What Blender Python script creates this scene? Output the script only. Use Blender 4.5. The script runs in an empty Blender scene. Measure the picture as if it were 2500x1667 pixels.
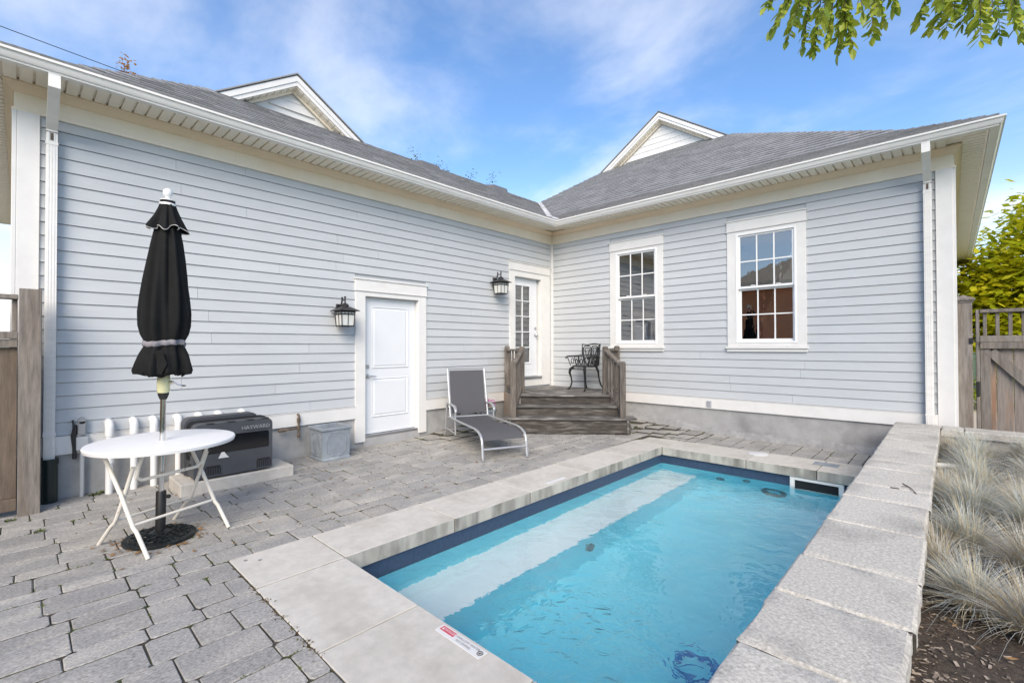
import bpy, math, random
from mathutils import Vector, Matrix, noise as mnoise
R = math.radians
rnd = random.Random(7)
scene = bpy.context.scene
COL = scene.collection

# ------------------------------------------------------------------ camera
CAM = Vector((6.233, -7.85, 1.45))
YAW, PITCH, ROLL = R(43.382), R(0.6545), R(-0.122)
LENS_PX = 1133.73 / 2500.0
fwd = Vector((-math.sin(YAW) * math.cos(PITCH), math.cos(YAW) * math.cos(PITCH), math.sin(PITCH)))
rgt0 = Vector((math.cos(YAW), math.sin(YAW), 0)); up0 = rgt0.cross(fwd)
rgt = math.cos(ROLL) * rgt0 + math.sin(ROLL) * up0
upv = -math.sin(ROLL) * rgt0 + math.cos(ROLL) * up0
cd = bpy.data.cameras.new('camera'); cam = bpy.data.objects.new('camera', cd); COL.objects.link(cam)
cd.sensor_width = 36.0; cd.lens = 36.0 * LENS_PX; cd.clip_start = 0.05; cd.clip_end = 2000
cam.matrix_world = Matrix(((rgt.x, upv.x, -fwd.x, CAM.x), (rgt.y, upv.y, -fwd.y, CAM.y), (rgt.z, upv.z, -fwd.z, CAM.z), (0, 0, 0, 1)))
scene.camera = cam

# ------------------------------------------------------------------ sky, sun, exposure
SUN_EL, SUN_AZ = R(35), math.atan2(0.66, -0.75)     # azimuth from +Y towards +X
SKY_STRENGTH, SUN_STRENGTH, SUN_ANGLE, EXPOSURE = 0.14, 3.5, R(40), 0.46
world = bpy.data.worlds.new('World'); scene.world = world; world.use_nodes = True
wn = world.node_tree; wn.nodes.clear()
def wnode(t, **kw):
    n = wn.nodes.new(t)
    for k, v in kw.items(): setattr(n, k, v)
    return n
wl = wn.links.new
sky = wnode('ShaderNodeTexSky', sky_type='NISHITA', sun_disc=False, sun_elevation=SUN_EL, sun_rotation=SUN_AZ, air_density=1.1, dust_density=0.3, ozone_density=2.2, altitude=100)
tc = wnode('ShaderNodeTexCoord'); sep = wnode('ShaderNodeSeparateXYZ'); wl(tc.outputs['Generated'], sep.inputs[0])
def wmath(op, a, b=None, clamp=False):
    n = wnode('ShaderNodeMath', operation=op, use_clamp=clamp)
    for i, v in enumerate((a, b)):
        if v is None: continue
        if isinstance(v, (int, float)): n.inputs[i].default_value = v
        else: wl(v, n.inputs[i])
    return n.outputs[0]
zz = wmath('ADD', wmath('MAXIMUM', sep.outputs['Z'], 0.0), 0.22)
px = wmath('DIVIDE', sep.outputs['X'], zz); py = wmath('DIVIDE', sep.outputs['Y'], zz)
cmb = wnode('ShaderNodeCombineXYZ'); wl(px, cmb.inputs[0]); wl(py, cmb.inputs[1])
mp = wnode('ShaderNodeMapping'); mp.inputs['Location'].default_value = (-14.625, 13.897, 0); mp.inputs['Rotation'].default_value = (0, 0, R(10)); mp.inputs['Scale'].default_value = (0.9, 1.15, 1)
wl(cmb.outputs[0], mp.inputs[0])
n1 = wnode('ShaderNodeTexNoise'); n1.inputs['Scale'].default_value = 1.7; n1.inputs['Detail'].default_value = 7; n1.inputs['Roughness'].default_value = 0.55; n1.inputs['Distortion'].default_value = 0.25
wl(mp.outputs[0], n1.inputs['Vector'])
cr = wnode('ShaderNodeValToRGB'); cr.color_ramp.interpolation = 'EASE'
cr.color_ramp.elements[0].position = 0.40; cr.color_ramp.elements[0].color = (0, 0, 0, 1)
cr.color_ramp.elements[1].position = 0.78; cr.color_ramp.elements[1].color = (1, 1, 1, 1)
wl(n1.outputs['Fac'], cr.inputs[0])
lowz = wmath('SUBTRACT', 1.0, wmath('MULTIPLY', sep.outputs['Z'], 2.6), True)      # haze thickens to the horizon
haze = wmath('MULTIPLY', wmath('POWER', lowz, 1.6), 0.62)
cfac = wmath('MINIMUM', wmath('ADD', wmath('MULTIPLY', cr.outputs[0], 0.45), haze), 0.92)
mixc = wnode('ShaderNodeMixRGB'); wl(cfac, mixc.inputs[0]); tint = wnode('ShaderNodeMixRGB', blend_type='MULTIPLY'); tint.inputs[0].default_value = 1.0; tint.inputs[2].default_value = (.90, 1.10, 1.30, 1); wl(sky.outputs[0], tint.inputs[1]); wl(tint.outputs[0], mixc.inputs[1]); mixc.inputs[2].default_value = (7.6, 7.5, 7.5, 1)
bg = wnode('ShaderNodeBackground'); wl(mixc.outputs[0], bg.inputs[0]); bg.inputs[1].default_value = SKY_STRENGTH
wo = wnode('ShaderNodeOutputWorld'); wl(bg.outputs[0], wo.inputs[0])
sd = bpy.data.lights.new('sun', 'SUN'); sd.energy = SUN_STRENGTH; sd.angle = SUN_ANGLE; sd.color = (1.0, 0.87, 0.71)
sun = bpy.data.objects.new('sun', sd); COL.objects.link(sun)
sdir = Vector((math.sin(SUN_AZ) * math.cos(SUN_EL), math.cos(SUN_AZ) * math.cos(SUN_EL), math.sin(SUN_EL)))
sun.rotation_euler = sdir.to_track_quat('Z', 'Y').to_euler(); sun.location = (8, -12, 20)
vs = scene.view_settings; vs.view_transform = 'Standard'; vs.look = 'None'; vs.exposure = EXPOSURE; vs.gamma = 1.0; vs.use_curve_mapping = False
cy = scene.cycles; cy.max_bounces = 10; cy.transmission_bounces = 8; cy.transparent_max_bounces = 12; cy.diffuse_bounces = 4; cy.glossy_bounces = 4
cy.use_denoising = True; cy.sample_clamp_indirect = 8

# ------------------------------------------------------------------ mesh builder
class MB:
    def __init__(s): s.v = []; s.f = []; s.m = None
    def add(s, vs, fs):
        o = len(s.v); s.v += [tuple(p) for p in vs]; s.f += [tuple(i + o for i in f) for f in fs]; return s
    def box(s, x0, x1, y0, y1, z0, z1):
        return s.add([(x0, y0, z0), (x1, y0, z0), (x1, y1, z0), (x0, y1, z0), (x0, y0, z1), (x1, y0, z1), (x1, y1, z1), (x0, y1, z1)],
                     [(0, 3, 2, 1), (4, 5, 6, 7), (0, 1, 5, 4), (1, 2, 6, 5), (2, 3, 7, 6), (3, 0, 4, 7)])
    def bbox(s, x0, x1, y0, y1, z0, z1, b):
        """box with chamfered edges"""
        cx, cy_, cz = (x0 + x1) / 2, (y0 + y1) / 2, (z0 + z1) / 2
        hx, hy, hz = abs(x1 - x0) / 2, abs(y1 - y0) / 2, abs(z1 - z0) / 2
        b = min(b, hx * .9, hy * .9, hz * .9)
        V = []; idx = {}
        for sx in (-1, 1):
            for sy in (-1, 1):
                for sz in (-1, 1):
                    for ax in range(3):
                        p = [sx * hx, sy * hy, sz * hz]
                        for k in range(3):
                            if k != ax: p[k] -= (sx, sy, sz)[k] * b
                        idx[(sx, sy, sz, ax)] = len(V); V.append((cx + p[0], cy_ + p[1], cz + p[2]))
        F = []
        for ax in range(3):
            a, c = (ax + 1) % 3, (ax + 2) % 3
            for sg in (-1, 1):
                q = []
                for (i, j) in ((-1, -1), (1, -1), (1, 1), (-1, 1)):
                    k = [0, 0, 0]; k[ax] = sg; k[a] = i; k[c] = j; q.append(idx[(k[0], k[1], k[2], ax)])
                F.append(tuple(q) if sg > 0 else tuple(reversed(q)))
        for ax in range(3):      # edges parallel to ax
            a, c = (ax + 1) % 3, (ax + 2) % 3
            for i in (-1, 1):
                for j in (-1, 1):
                    def I(t, w):
                        k = [0, 0, 0]; k[ax] = t; k[a] = i; k[c] = j; return idx[(k[0], k[1], k[2], w)]
                    q = (I(-1, a), I(1, a), I(1, c), I(-1, c))
                    F.append(q if i * j > 0 else tuple(reversed(q)))
        for sx in (-1, 1):
            for sy in (-1, 1):
                for sz in (-1, 1):
                    q = tuple(idx[(sx, sy, sz, a)] for a in range(3)); F.append(q if sx * sy * sz > 0 else tuple(reversed(q)))
        return s.add(V, F)
    def prism(s, poly, axis, a0, a1):
        """poly: list of 2-D points in the other two axes (cyclic order), extruded along axis"""
        n = len(poly)
        def P(q, t):
            return (t, q[0], q[1]) if axis == 0 else ((q[0], t, q[1]) if axis == 1 else (q[0], q[1], t))
        V = [P(q, a0) for q in poly] + [P(q, a1) for q in poly]
        F = [tuple(range(n - 1, -1, -1)), tuple(range(n, 2 * n))] + [(i, (i + 1) % n, n + (i + 1) % n, n + i) for i in range(n)]
        return s.add(V, F)
    def tube(s, pts, r, n=8, cap=True, flat=1.0, closed=False):
        pts = [Vector(p) for p in pts]; m = len(pts)
        rs = r if isinstance(r, (list, tuple)) else [r] * m
        V = []; F = []; prev = None
        for i, p in enumerate(pts):
            if closed: t = pts[(i + 1) % m] - pts[i - 1]
            else: t = (pts[i + 1] - p if i == 0 else (p - pts[i - 1] if i == m - 1 else (pts[i + 1] - p).normalized() + (p - pts[i - 1]).normalized()))
            t = t.normalized() if t.length > 1e-9 else Vector((0, 0, 1))
            if prev is None:
                a = Vector((0, 0, 1)) if abs(t.z) < .9 else Vector((1, 0, 0)); nrm = t.cross(a).normalized()
            else:
                nrm = prev - t * prev.dot(t); nrm = nrm.normalized() if nrm.length > 1e-6 else t.orthogonal().normalized()
            prev = nrm; bn = t.cross(nrm)
            for k in range(n):
                a = 2 * math.pi * k / n; V.append(p + rs[i] * (math.cos(a) * nrm + math.sin(a) * bn * flat))
        for i in range(m if closed else m - 1):
            j = (i + 1) % m
            for k in range(n): F.append((i * n + k, i * n + (k + 1) % n, j * n + (k + 1) % n, j * n + k))
        if cap and not closed: F += [tuple(range(n - 1, -1, -1)), tuple(range((m - 1) * n, m * n))]
        return s.add(V, F)
    def lathe(s, prof, n=24, c=(0, 0), cap=True):
        V = []; F = []
        for (r, z) in prof:
            for k in range(n):
                a = 2 * math.pi * k / n; V.append((c[0] + r * math.cos(a), c[1] + r * math.sin(a), z))
        for i in range(len(prof) - 1):
            for k in range(n): F.append((i * n + k, i * n + (k + 1) % n, (i + 1) * n + (k + 1) % n, (i + 1) * n + k))
        if cap: F += [tuple(range(n - 1, -1, -1)), tuple(range((len(prof) - 1) * n, len(prof) * n))]
        return s.add(V, F)
    def xf(s, M):
        s.v = [tuple(M @ Vector(p)) for p in s.v]; return s
    def join(s, o, M=None):
        return s.add([M @ Vector(p) for p in o.v] if M else o.v, o.f)
    def build(s, name, mat, parent=None, smooth=False, ang=35, world=True):
        me = bpy.data.meshes.new(name)
        off = Vector((0, 0, 0))
        if parent and world:
            r = parent
            while r.parent: r = r.parent
            off = r.location
        vv = [(p[0] - off[0], p[1] - off[1], p[2] - off[2]) for p in s.v] if off.length else s.v
        me.from_pydata(vv, [], s.f); me.validate(); me.update()
        if smooth:
            me.polygons.foreach_set('use_smooth', [True] * len(me.polygons))
            me.set_sharp_from_angle(angle=R(ang))
        me.materials.append(mat)
        o = bpy.data.objects.new(name, me); COL.objects.link(o)
        if parent: o.parent = parent
        return o

def thing(name, label, cat, loc=(0, 0, 0), rz=0, group=None):
    o = bpy.data.objects.new(name, None); COL.objects.link(o); o.location = loc; o.rotation_euler = (0, 0, rz); o.empty_display_size = .1
    o['label'] = label; o['category'] = cat
    if group: o['group'] = group
    return o
def tag(o, label, cat, group=None):
    o['label'] = label; o['category'] = cat
    if group: o['group'] = group
    return o
def text_mb(s, size, M, ext=0.0):
    cu = bpy.data.curves.new('t', 'FONT'); cu.body = s; cu.size = size; cu.align_x = 'CENTER'; cu.align_y = 'CENTER'; cu.extrude = ext; cu.resolution_u = 3
    ob = bpy.data.objects.new('t', cu); COL.objects.link(ob)
    dg = bpy.context.evaluated_depsgraph_get(); me = bpy.data.meshes.new_from_object(ob.evaluated_get(dg))
    b = MB(); b.add([M @ v.co for v in me.vertices], [tuple(p.vertices) for p in me.polygons])
    bpy.data.objects.remove(ob); bpy.data.curves.remove(cu); bpy.data.meshes.remove(me)
    return b

# ------------------------------------------------------------------ materials
def newmat(name):
    m = bpy.data.materials.new(name); m.use_nodes = True; nt = m.node_tree; b = nt.nodes['Principled BSDF']; return m, nt, b
def pm(name, col, rough=.6, metal=0., var=.08, vs_=4., bump=0., bs=60., stretch=(1, 1, 1), col2=None, c2pos=(.45, .7), c2scale=2., tone=0., rnd_off=False, spec=.5, coat=0., island=False, detail=6):
    """base colour with two scales of noise, optional second colour in patches, random tone per piece, fine relief"""
    m, nt, b = newmat(name); L = nt.links.new; N = nt.nodes.new
    tcn = N('ShaderNodeTexCoord'); mpn = N('ShaderNodeMapping'); mpn.inputs['Scale'].default_value = stretch
    src = tcn.outputs['Object']
    oi = N('ShaderNodeObjectInfo'); rand = oi.outputs['Random']
    if island:
        ge = N('ShaderNodeNewGeometry'); ad = N('ShaderNodeMath'); ad.operation = 'ADD'; L(ge.outputs['Random Per Island'], ad.inputs[0]); L(rand, ad.inputs[1])
        fr = N('ShaderNodeMath'); fr.operation = 'FRACT'; L(ad.outputs[0], fr.inputs[0]); rand = fr.outputs[0]
    if rnd_off:
        sc = N('ShaderNodeMath'); sc.operation = 'MULTIPLY'; sc.inputs[1].default_value = 37.; L(rand, sc.inputs[0])
        va = N('ShaderNodeVectorMath'); va.operation = 'ADD'; L(src, va.inputs[0]); L(sc.outputs[0], va.inputs[1]); src = va.outputs[0]
    L(src, mpn.inputs[0])
    nz = N('ShaderNodeTexNoise'); nz.inputs['Scale'].default_value = vs_; nz.inputs['Detail'].default_value = detail; nz.inputs['Roughness'].default_value = .62; L(mpn.outputs[0], nz.inputs['Vector'])
    mr = N('ShaderNodeMapRange'); mr.inputs['From Min'].default_value = .3; mr.inputs['From Max'].default_value = .7; mr.inputs['To Min'].default_value = 1 - var; mr.inputs['To Max'].default_value = 1 + var; L(nz.outputs['Fac'], mr.inputs['Value'])
    cur = None
    if col2:
        n2 = N('ShaderNodeTexNoise'); n2.inputs['Scale'].default_value = c2scale; n2.inputs['Detail'].default_value = 5; L(mpn.outputs[0], n2.inputs['Vector'])
        rp = N('ShaderNodeMapRange'); rp.inputs['From Min'].default_value = c2pos[0]; rp.inputs['From Max'].default_value = c2pos[1]; L(n2.outputs['Fac'], rp.inputs['Value'])
        mx = N('ShaderNodeMixRGB'); mx.inputs[1].default_value = (*col, 1); mx.inputs[2].default_value = (*col2, 1); L(rp.outputs[0], mx.inputs[0]); cur = mx.outputs[0]
    ml = N('ShaderNodeMixRGB'); ml.blend_type = 'MULTIPLY'; ml.inputs[0].default_value = 1.
    if cur: L(cur, ml.inputs[1])
    else: ml.inputs[1].default_value = (*col, 1)
    fac = mr.outputs[0]
    if tone:
        mt = N('ShaderNodeMapRange'); mt.inputs['To Min'].default_value = 1 - tone; mt.inputs['To Max'].default_value = 1 + tone; L(rand, mt.inputs['Value'])
        mm = N('ShaderNodeMath'); mm.operation = 'MULTIPLY'; L(fac, mm.inputs[0]); L(mt.outputs[0], mm.inputs[1]); fac = mm.outputs[0]
    L(fac, ml.inputs[2]); L(ml.outputs[0], b.inputs['Base Color'])
    b.inputs['Roughness'].default_value = rough; b.inputs['Metallic'].default_value = metal; b.inputs['Specular IOR Level'].default_value = spec
    if coat: b.inputs['Coat Weight'].default_value = coat
    if bump:
        n3 = N('ShaderNodeTexNoise'); n3.inputs['Scale'].default_value = bs; n3.inputs['Detail'].default_value = 5; n3.inputs['Roughness'].default_value = .65; L(mpn.outputs[0], n3.inputs['Vector'])
        bp = N('ShaderNodeBump'); bp.inputs['Strength'].default_value = 1.; bp.inputs['Distance'].default_value = bump; L(n3.outputs['Fac'], bp.inputs['Height']); L(bp.outputs[0], b.inputs['Normal'])
    return m
def glassmat(name, ior=1.9, tint=(.9, .93, .93)):
    m = bpy.data.materials.new(name); m.use_nodes = True; nt = m.node_tree; nt.nodes.clear(); L = nt.links.new; N = nt.nodes.new
    fr = N('ShaderNodeFresnel'); fr.inputs[0].default_value = ior; tr = N('ShaderNodeBsdfTransparent'); tr.inputs[0].default_value = (*tint, 1)
    gl = N('ShaderNodeBsdfGlossy'); gl.inputs['Roughness'].default_value = 0.0
    nz = N('ShaderNodeTexNoise'); nz.inputs['Scale'].default_value = 1.5; bp = N('ShaderNodeBump'); bp.inputs['Distance'].default_value = .0012; L(nz.outputs[0], bp.inputs['Height']); L(bp.outputs[0], gl.inputs['Normal'])
    mx = N('ShaderNodeMixShader'); L(fr.outputs[0], mx.inputs[0]); L(tr.outputs[0], mx.inputs[1]); L(gl.outputs[0], mx.inputs[2])
    o = N('ShaderNodeOutputMaterial'); L(mx.outputs[0], o.inputs[0]); return m

M = {}
M['siding'] = pm('siding_paint', (.49, .512, .527), .55, var=.04, vs_=1.6, tone=.022, bump=.0004, bs=30, stretch=(1, 1, 5))
M['white'] = pm('white_trim_paint', (.71, .70, .675), .45, var=.045, vs_=5)
M['cream'] = pm('eave_glow_frieze_paint', (.90, .82, .69), .5, var=.04, vs_=3, col2=(.87, .75, .59), c2pos=(.45, .75), c2scale=1.2)  # cream, warmed in colour to carry the glow under the eaves
M['crown'] = pm('eave_glow_crown_paint', (.88, .72, .53), .5, var=.04, vs_=4)  # warm eave light is mixed into this colour too
M['soffit'] = pm('soffit_vinyl', (.86, .80, .68), .5, var=.03, vs_=4)  # vinyl tone also warmed to stand in for bounced eave light
M['gutter'] = pm('gutter_enamel', (.80, .78, .74), .35, var=.06, vs_=3, stretch=(1, 1, 6))
M['found'] = pm('foundation_parging', (.36, .36, .355), .9, var=.12, vs_=5, bump=.004, bs=25, col2=(.24, .24, .24), c2pos=(.5, .72), c2scale=2.2)
M['mortar'] = pm('rough_mortar', (.30, .30, .295), .95, var=.18, vs_=14, bump=.006, bs=40)
M['shingle'] = pm('asphalt_shingle', (.245, .245, .247), .9, var=.2, vs_=30, tone=.14, island=True, rnd_off=True, bump=.002, bs=220)
M['deck_black'] = pm('roof_underlay', (.05, .05, .055), .9)
M['flash'] = pm('valley_flashing', (.72, .71, .69), .45, var=.04)
M['door'] = pm('door_paint', (.70, .72, .74), .4, var=.015)
M['sash'] = pm('sash_vinyl', (.82, .82, .81), .35, var=.02)
M['glass'] = glassmat('window_glass', 3.8)
M['steel'] = pm('brushed_steel', (.55, .55, .56), .3, metal=1., var=.05)
M['chrome'] = pm('chrome', (.75, .74, .72), .14, metal=1., var=.03)
M['brass'] = pm('dull_brass', (.35, .30, .22), .4, metal=1.)
M['room'] = pm('room_plaster', (.30, .27, .23), .8)
M['blind'] = pm('shade_cloth', (.80, .78, .74), .85, var=.04)
M['black_metal'] = pm('black_metal', (.018, .018, .02), .42, var=.15, vs_=20, bump=.0006, bs=80)
M['iron'] = pm('green_black_iron', (.010, .013, .013), .38, var=.25, vs_=25, bump=.001, bs=90)
M['frost'] = pm('frosted_glass', (.62, .63, .60), .25, var=.04)
M['paver'] = pm('paver_concrete', (.305, .295, .277), .9, var=.42, vs_=85, tone=.11, rnd_off=True, island=True, bump=.004, bs=90, stretch=(1.5, .75, 1), col2=(.42, .395, .35), c2pos=(.45, .72), c2scale=3.5)
M['bed'] = pm('joint_sand', (.055, .05, .04), .95, var=.3, vs_=30, bump=.004, bs=120, col2=(.06, .07, .025), c2pos=(.5, .62), c2scale=5)
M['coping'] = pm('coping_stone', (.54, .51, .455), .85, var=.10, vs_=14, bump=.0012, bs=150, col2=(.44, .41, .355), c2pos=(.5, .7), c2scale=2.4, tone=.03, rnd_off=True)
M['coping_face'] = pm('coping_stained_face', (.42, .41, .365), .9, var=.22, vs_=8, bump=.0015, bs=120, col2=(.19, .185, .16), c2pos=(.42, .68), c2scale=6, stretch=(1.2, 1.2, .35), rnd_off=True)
M['cap'] = pm('wall_cap_concrete', (.515, .485, .425), .92, var=.34, vs_=80, bump=.003, bs=190, col2=(.32, .30, .27), c2pos=(.5, .75), c2scale=3, tone=.06, rnd_off=True)
M['block'] = pm('wall_block_concrete', (.27, .24, .205), .95, var=.22, vs_=40, bump=.006, bs=90, tone=.08, rnd_off=True)
M['liner'] = pm('pool_liner_blue', (.25, .82, .97), .35, var=.05, vs_=3, col2=(.30, .86, .98), c2scale=2)
M['bench'] = pm('pool_bench_liner', (.92, .955, .97), .35, var=.03, vs_=3)
M['band'] = pm('pool_liner_border', (.032, .058, .11), .45, var=.25, vs_=30)
M['pvc'] = pm('white_pvc', (.80, .80, .78), .35, var=.02)
M['grey_plastic'] = pm('grey_plastic', (.28, .29, .30), .5, var=.06)
M['conduit'] = pm('grey_conduit', (.42, .44, .46), .45, var=.05)
M['heater'] = pm('heater_plastic', (.06, .064, .072), .5, var=.12, vs_=8, bump=.0006, bs=150)
M['heater_dark'] = pm('heater_gloss_black', (.006, .006, .007), .12, var=.05)
M['dark_green'] = pm('dark_drain_pipe', (.008, .02, .02), .35)
M['wood'] = pm('weathered_grey_wood', (.215, .19, .165), .9, var=.34, vs_=7, bump=.003, bs=30, stretch=(6, 6, .6), col2=(.19, .155, .125), c2pos=(.45, .7), c2scale=2, tone=.12, rnd_off=True)
M['wood_red'] = pm('cedar_board', (.25, .215, .185), .9, var=.3, vs_=7, bump=.003, bs=30, stretch=(6, 6, .5), col2=(.30, .15, .075), c2pos=(.5, .75), c2scale=1.6, tone=.12, rnd_off=True)
M['wood_brown'] = pm('brown_fence_wood', (.15, .115, .085), .9, var=.28, vs_=7, bump=.003, bs=30, stretch=(6, 6, .6), tone=.12, rnd_off=True)
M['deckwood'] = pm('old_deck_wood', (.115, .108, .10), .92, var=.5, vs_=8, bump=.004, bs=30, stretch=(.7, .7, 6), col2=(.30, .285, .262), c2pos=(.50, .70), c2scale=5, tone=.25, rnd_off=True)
M['planter'] = pm('lead_grey_planter', (.235, .265, .295), .65, var=.14, vs_=10, bump=.001, bs=60, col2=(.33, .36, .38), c2pos=(.52, .75), c2scale=7)
M['sling'] = pm('charcoal_sling', (.075, .075, .082), .8, var=.12, vs_=200, bump=.0008, bs=500)
M['alu'] = pm('silver_powder_coat', (.44, .45, .46), .4, metal=.5, var=.03)
M['canopy'] = pm('black_canvas', (.0065, .007, .007), .85, var=.3, vs_=14, bump=.0006, bs=300, spec=.3)
M['strap'] = pm('grey_strap', (.22, .21, .23), .8, var=.15, vs_=30)
M['piping'] = pm('canopy_piping', (.55, .54, .52), .8)
M['plastic_white'] = pm('white_resin', (.80, .80, .79), .35, var=.015)
M['table_leg'] = pm('chipped_cream_enamel', (.74, .70, .62), .45, var=.05, vs_=6, col2=(.30, .16, .075), c2pos=(.68, .72), c2scale=14)
M['ivory'] = pm('ivory_plastic', (.62, .60, .36), .35, var=.04)
M['rubber'] = pm('black_plastic', (.012, .012, .012), .5)
M['soil'] = pm('dark_soil', (.062, .046, .033), .95, var=.5, vs_=40, bump=.012, bs=60)
M['lawn'] = pm('lawn', (.06, .10, .025), .95, var=.35, vs_=6, col2=(.10, .13, .03), c2scale=.5)
M['road'] = pm('grey_asphalt', (.11, .108, .105), .9, var=.15, vs_=20)
M['brick'] = None
M['red'] = pm('sign_red', (.55, .05, .09), .5)
M['ink'] = pm('sign_ink', (.03, .03, .03), .6)
M['sign'] = pm('sign_white', (.66, .66, .65), .4, var=.02)
M['copper'] = pm('rusty_gas_pipe', (.10, .075, .055), .6, var=.4, vs_=30, col2=(.20, .15, .10), c2scale=12)
M['bark'] = pm('tree_bark', (.10, .075, .055), .9, var=.3, vs_=14, bump=.01, bs=20, stretch=(1, 1, .3))
M['blue'] = pm('blue_pool_plastic', (.03, .26, .60), .35)
M['jet'] = pm('jet_trim', (.12, .22, .25), .4)

def leafmat(name, col, col2, trans=.45, sat=.25):
    m, nt, b = newmat(name); L = nt.links.new; N = nt.nodes.new
    ge = N('ShaderNodeNewGeometry'); mx = N('ShaderNodeMixRGB'); mx.inputs[1].default_value = (*col, 1); mx.inputs[2].default_value = (*col2, 1); L(ge.outputs['Random Per Island'], mx.inputs[0])
    L(mx.outputs[0], b.inputs['Base Color']); b.inputs['Roughness'].default_value = .45
    tl = N('ShaderNodeBsdfTranslucent'); L(mx.outputs[0], tl.inputs[0]); ms = N('ShaderNodeMixShader'); ms.inputs[0].default_value = trans
    L(b.outputs[0], ms.inputs[1]); L(tl.outputs[0], ms.inputs[2]); L(ms.outputs[0], nt.nodes['Material Output'].inputs[0]); return m
M['leaf'] = leafmat('green_leaf', (.20, .29, .03), (.44, .48, .06))
M['leaf_sun'] = leafmat('sun_tinted_leaf', (.34, .40, .012), (.75, .68, .035), .55)  # sunshine on the trees beyond the gate is put into this yellow
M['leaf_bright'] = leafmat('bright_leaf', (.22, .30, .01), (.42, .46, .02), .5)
M['leaf_brown'] = leafmat('autumn_leaf', (.42, .20, .06), (.55, .32, .12))
M['leaf_small'] = leafmat('sparse_leaf', (.16, .20, .03), (.30, .30, .05))
M['moss'] = leafmat('moss_green', (.045, .075, .012), (.14, .17, .03), .2)
M['weed'] = leafmat('red_brown_weed', (.10, .045, .025), (.11, .11, .04), .2)
M['dry'] = leafmat('dry_leaf', (.35, .20, .08), (.22, .13, .06), .2)
M['petal'] = leafmat('pink_petal', (.60, .10, .42), (.70, .22, .55), .3)
def blademat(name, base, tip, alt):
    m, nt, b = newmat(name); L = nt.links.new; N = nt.nodes.new
    ge = N('ShaderNodeNewGeometry'); at = N('ShaderNodeAttribute'); at.attribute_name = 'along'
    mx = N('ShaderNodeMixRGB'); mx.inputs[1].default_value = (*base, 1); mx.inputs[2].default_value = (*tip, 1); L(at.outputs['Fac'], mx.inputs[0])
    m2 = N('ShaderNodeMixRGB'); L(mx.outputs[0], m2.inputs[1]); m2.inputs[2].default_value = (*alt, 1)
    mr = N('ShaderNodeMapRange'); mr.inputs['From Min'].default_value = .42; mr.inputs['From Max'].default_value = .75; L(ge.outputs['Random Per Island'], mr.inputs['Value']); L(mr.outputs[0], m2.inputs[0])
    L(m2.outputs[0], b.inputs['Base Color']); b.inputs['Roughness'].default_value = .6; return m
M['fescue'] = blademat('blue_fescue_blade', (.20, .17, .09), (.42, .49, .51), (.62, .54, .36))
M['fescue_tan'] = blademat('tan_fescue_blade', (.26, .18, .08), (.52, .43, .27), (.46, .48, .46))

def g(x, y):
    """paved ground height: it climbs a little into the corner of the house"""
    d = math.hypot(x, y); a = min(max((4.0 - d) / 2.2, 0), 1); a = a * a * (3 - 2 * a)
    m = min(max(min(max(x, 0), max(-y, 0)) / 1.0, 0), 1); m = m * m * (3 - 2 * m)
    return .12 * a * (1 - .8 * m)
M['porch_wood'] = pm('porch_rail_wood', (.125, .108, .092), .92, var=.4, vs_=7, bump=.003, bs=30, stretch=(6, 6, .6), col2=(.22, .20, .18), c2pos=(.5, .7), c2scale=3, tone=.15, rnd_off=True)
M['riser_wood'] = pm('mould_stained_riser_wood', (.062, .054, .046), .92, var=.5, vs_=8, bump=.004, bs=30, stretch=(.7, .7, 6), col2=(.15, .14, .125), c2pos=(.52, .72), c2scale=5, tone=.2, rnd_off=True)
M['vent'] = pm('dark_vent_plastic', (.13, .13, .135), .6)
M['bounce_sheet'] = pm('pale_bounce_surface', (.46, .41, .34), .95, var=.25, vs_=60, bump=.004, bs=120)  # pale surface made to bounce light up under the eaves
M['far_roof'] = pm('brown_shingle', (.60, .48, .33), .9, var=.2, vs_=10)  # brown lightened in colour as if sun fell on this slope
# ------------------------------------------------------------------ ground
def frame_sheet(name, mat, X0, X1, Y0, Y1, hx0, hx1, hy0, hy1, z):
    b = MB()
    for (a, c, d, e) in ((X0, X1, Y0, hy0), (X0, X1, hy1, Y1), (X0, hx0, hy0, hy1), (hx1, X1, hy0, hy1)):
        b.add([(a, d, z), (c, d, z), (c, e, z), (a, e, z)], [(0, 1, 2, 3)])
    o = b.build(name, mat); o['kind'] = 'structure'; return o
PX0, PX1, PY0, PY1 = 3.15, 5.66, -6.345, -1.42          # inside of the pool
frame_sheet('ground', M['lawn'], -400, 400, -400, 400, PX0 - .25, PX1 + .05, PY0 - .25, PY1 + .25, -.16)
patio = MB()
def bedgrid(x0, x1, y0, y1, st=.3):
    nx = max(1, round((x1 - x0) / st)); ny = max(1, round((y1 - y0) / st)); V = []; F = []
    for j in range(ny + 1):
        for i in range(nx + 1):
            x = x0 + (x1 - x0) * i / nx; y = y0 + (y1 - y0) * j / ny; V.append((x, y, g(x, y) - .009))
    for j in range(ny):
        for i in range(nx): a = j * (nx + 1) + i; F.append((a, a + 1, a + nx + 2, a + nx + 1))
    patio.add(V, F)
bedgrid(-.02, 2.72, -10.2, .02); bedgrid(2.72, 5.9, -.92, .02); bedgrid(2.72, 5.6, -10.2, -6.80)
patio_o = patio.build('patio', M['bed']); patio_o['kind'] = 'structure'
for (x0_, x1_, y0_, y1_) in ((-14, .24, -13.5, -7.92), (6.28, 8.2, .25, 13)): bnc = MB().box(x0_, x1_, y0_, y1_, -.3, -.06).build('bounce_sheet', M['bounce_sheet']); bnc['kind'] = 'structure'  # added pale sheets that bounce light onto the end soffits
street = MB().box(-60, 60, 16.5, 24, -.3, -.12).build('road', M['road']); street['kind'] = 'structure'

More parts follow.
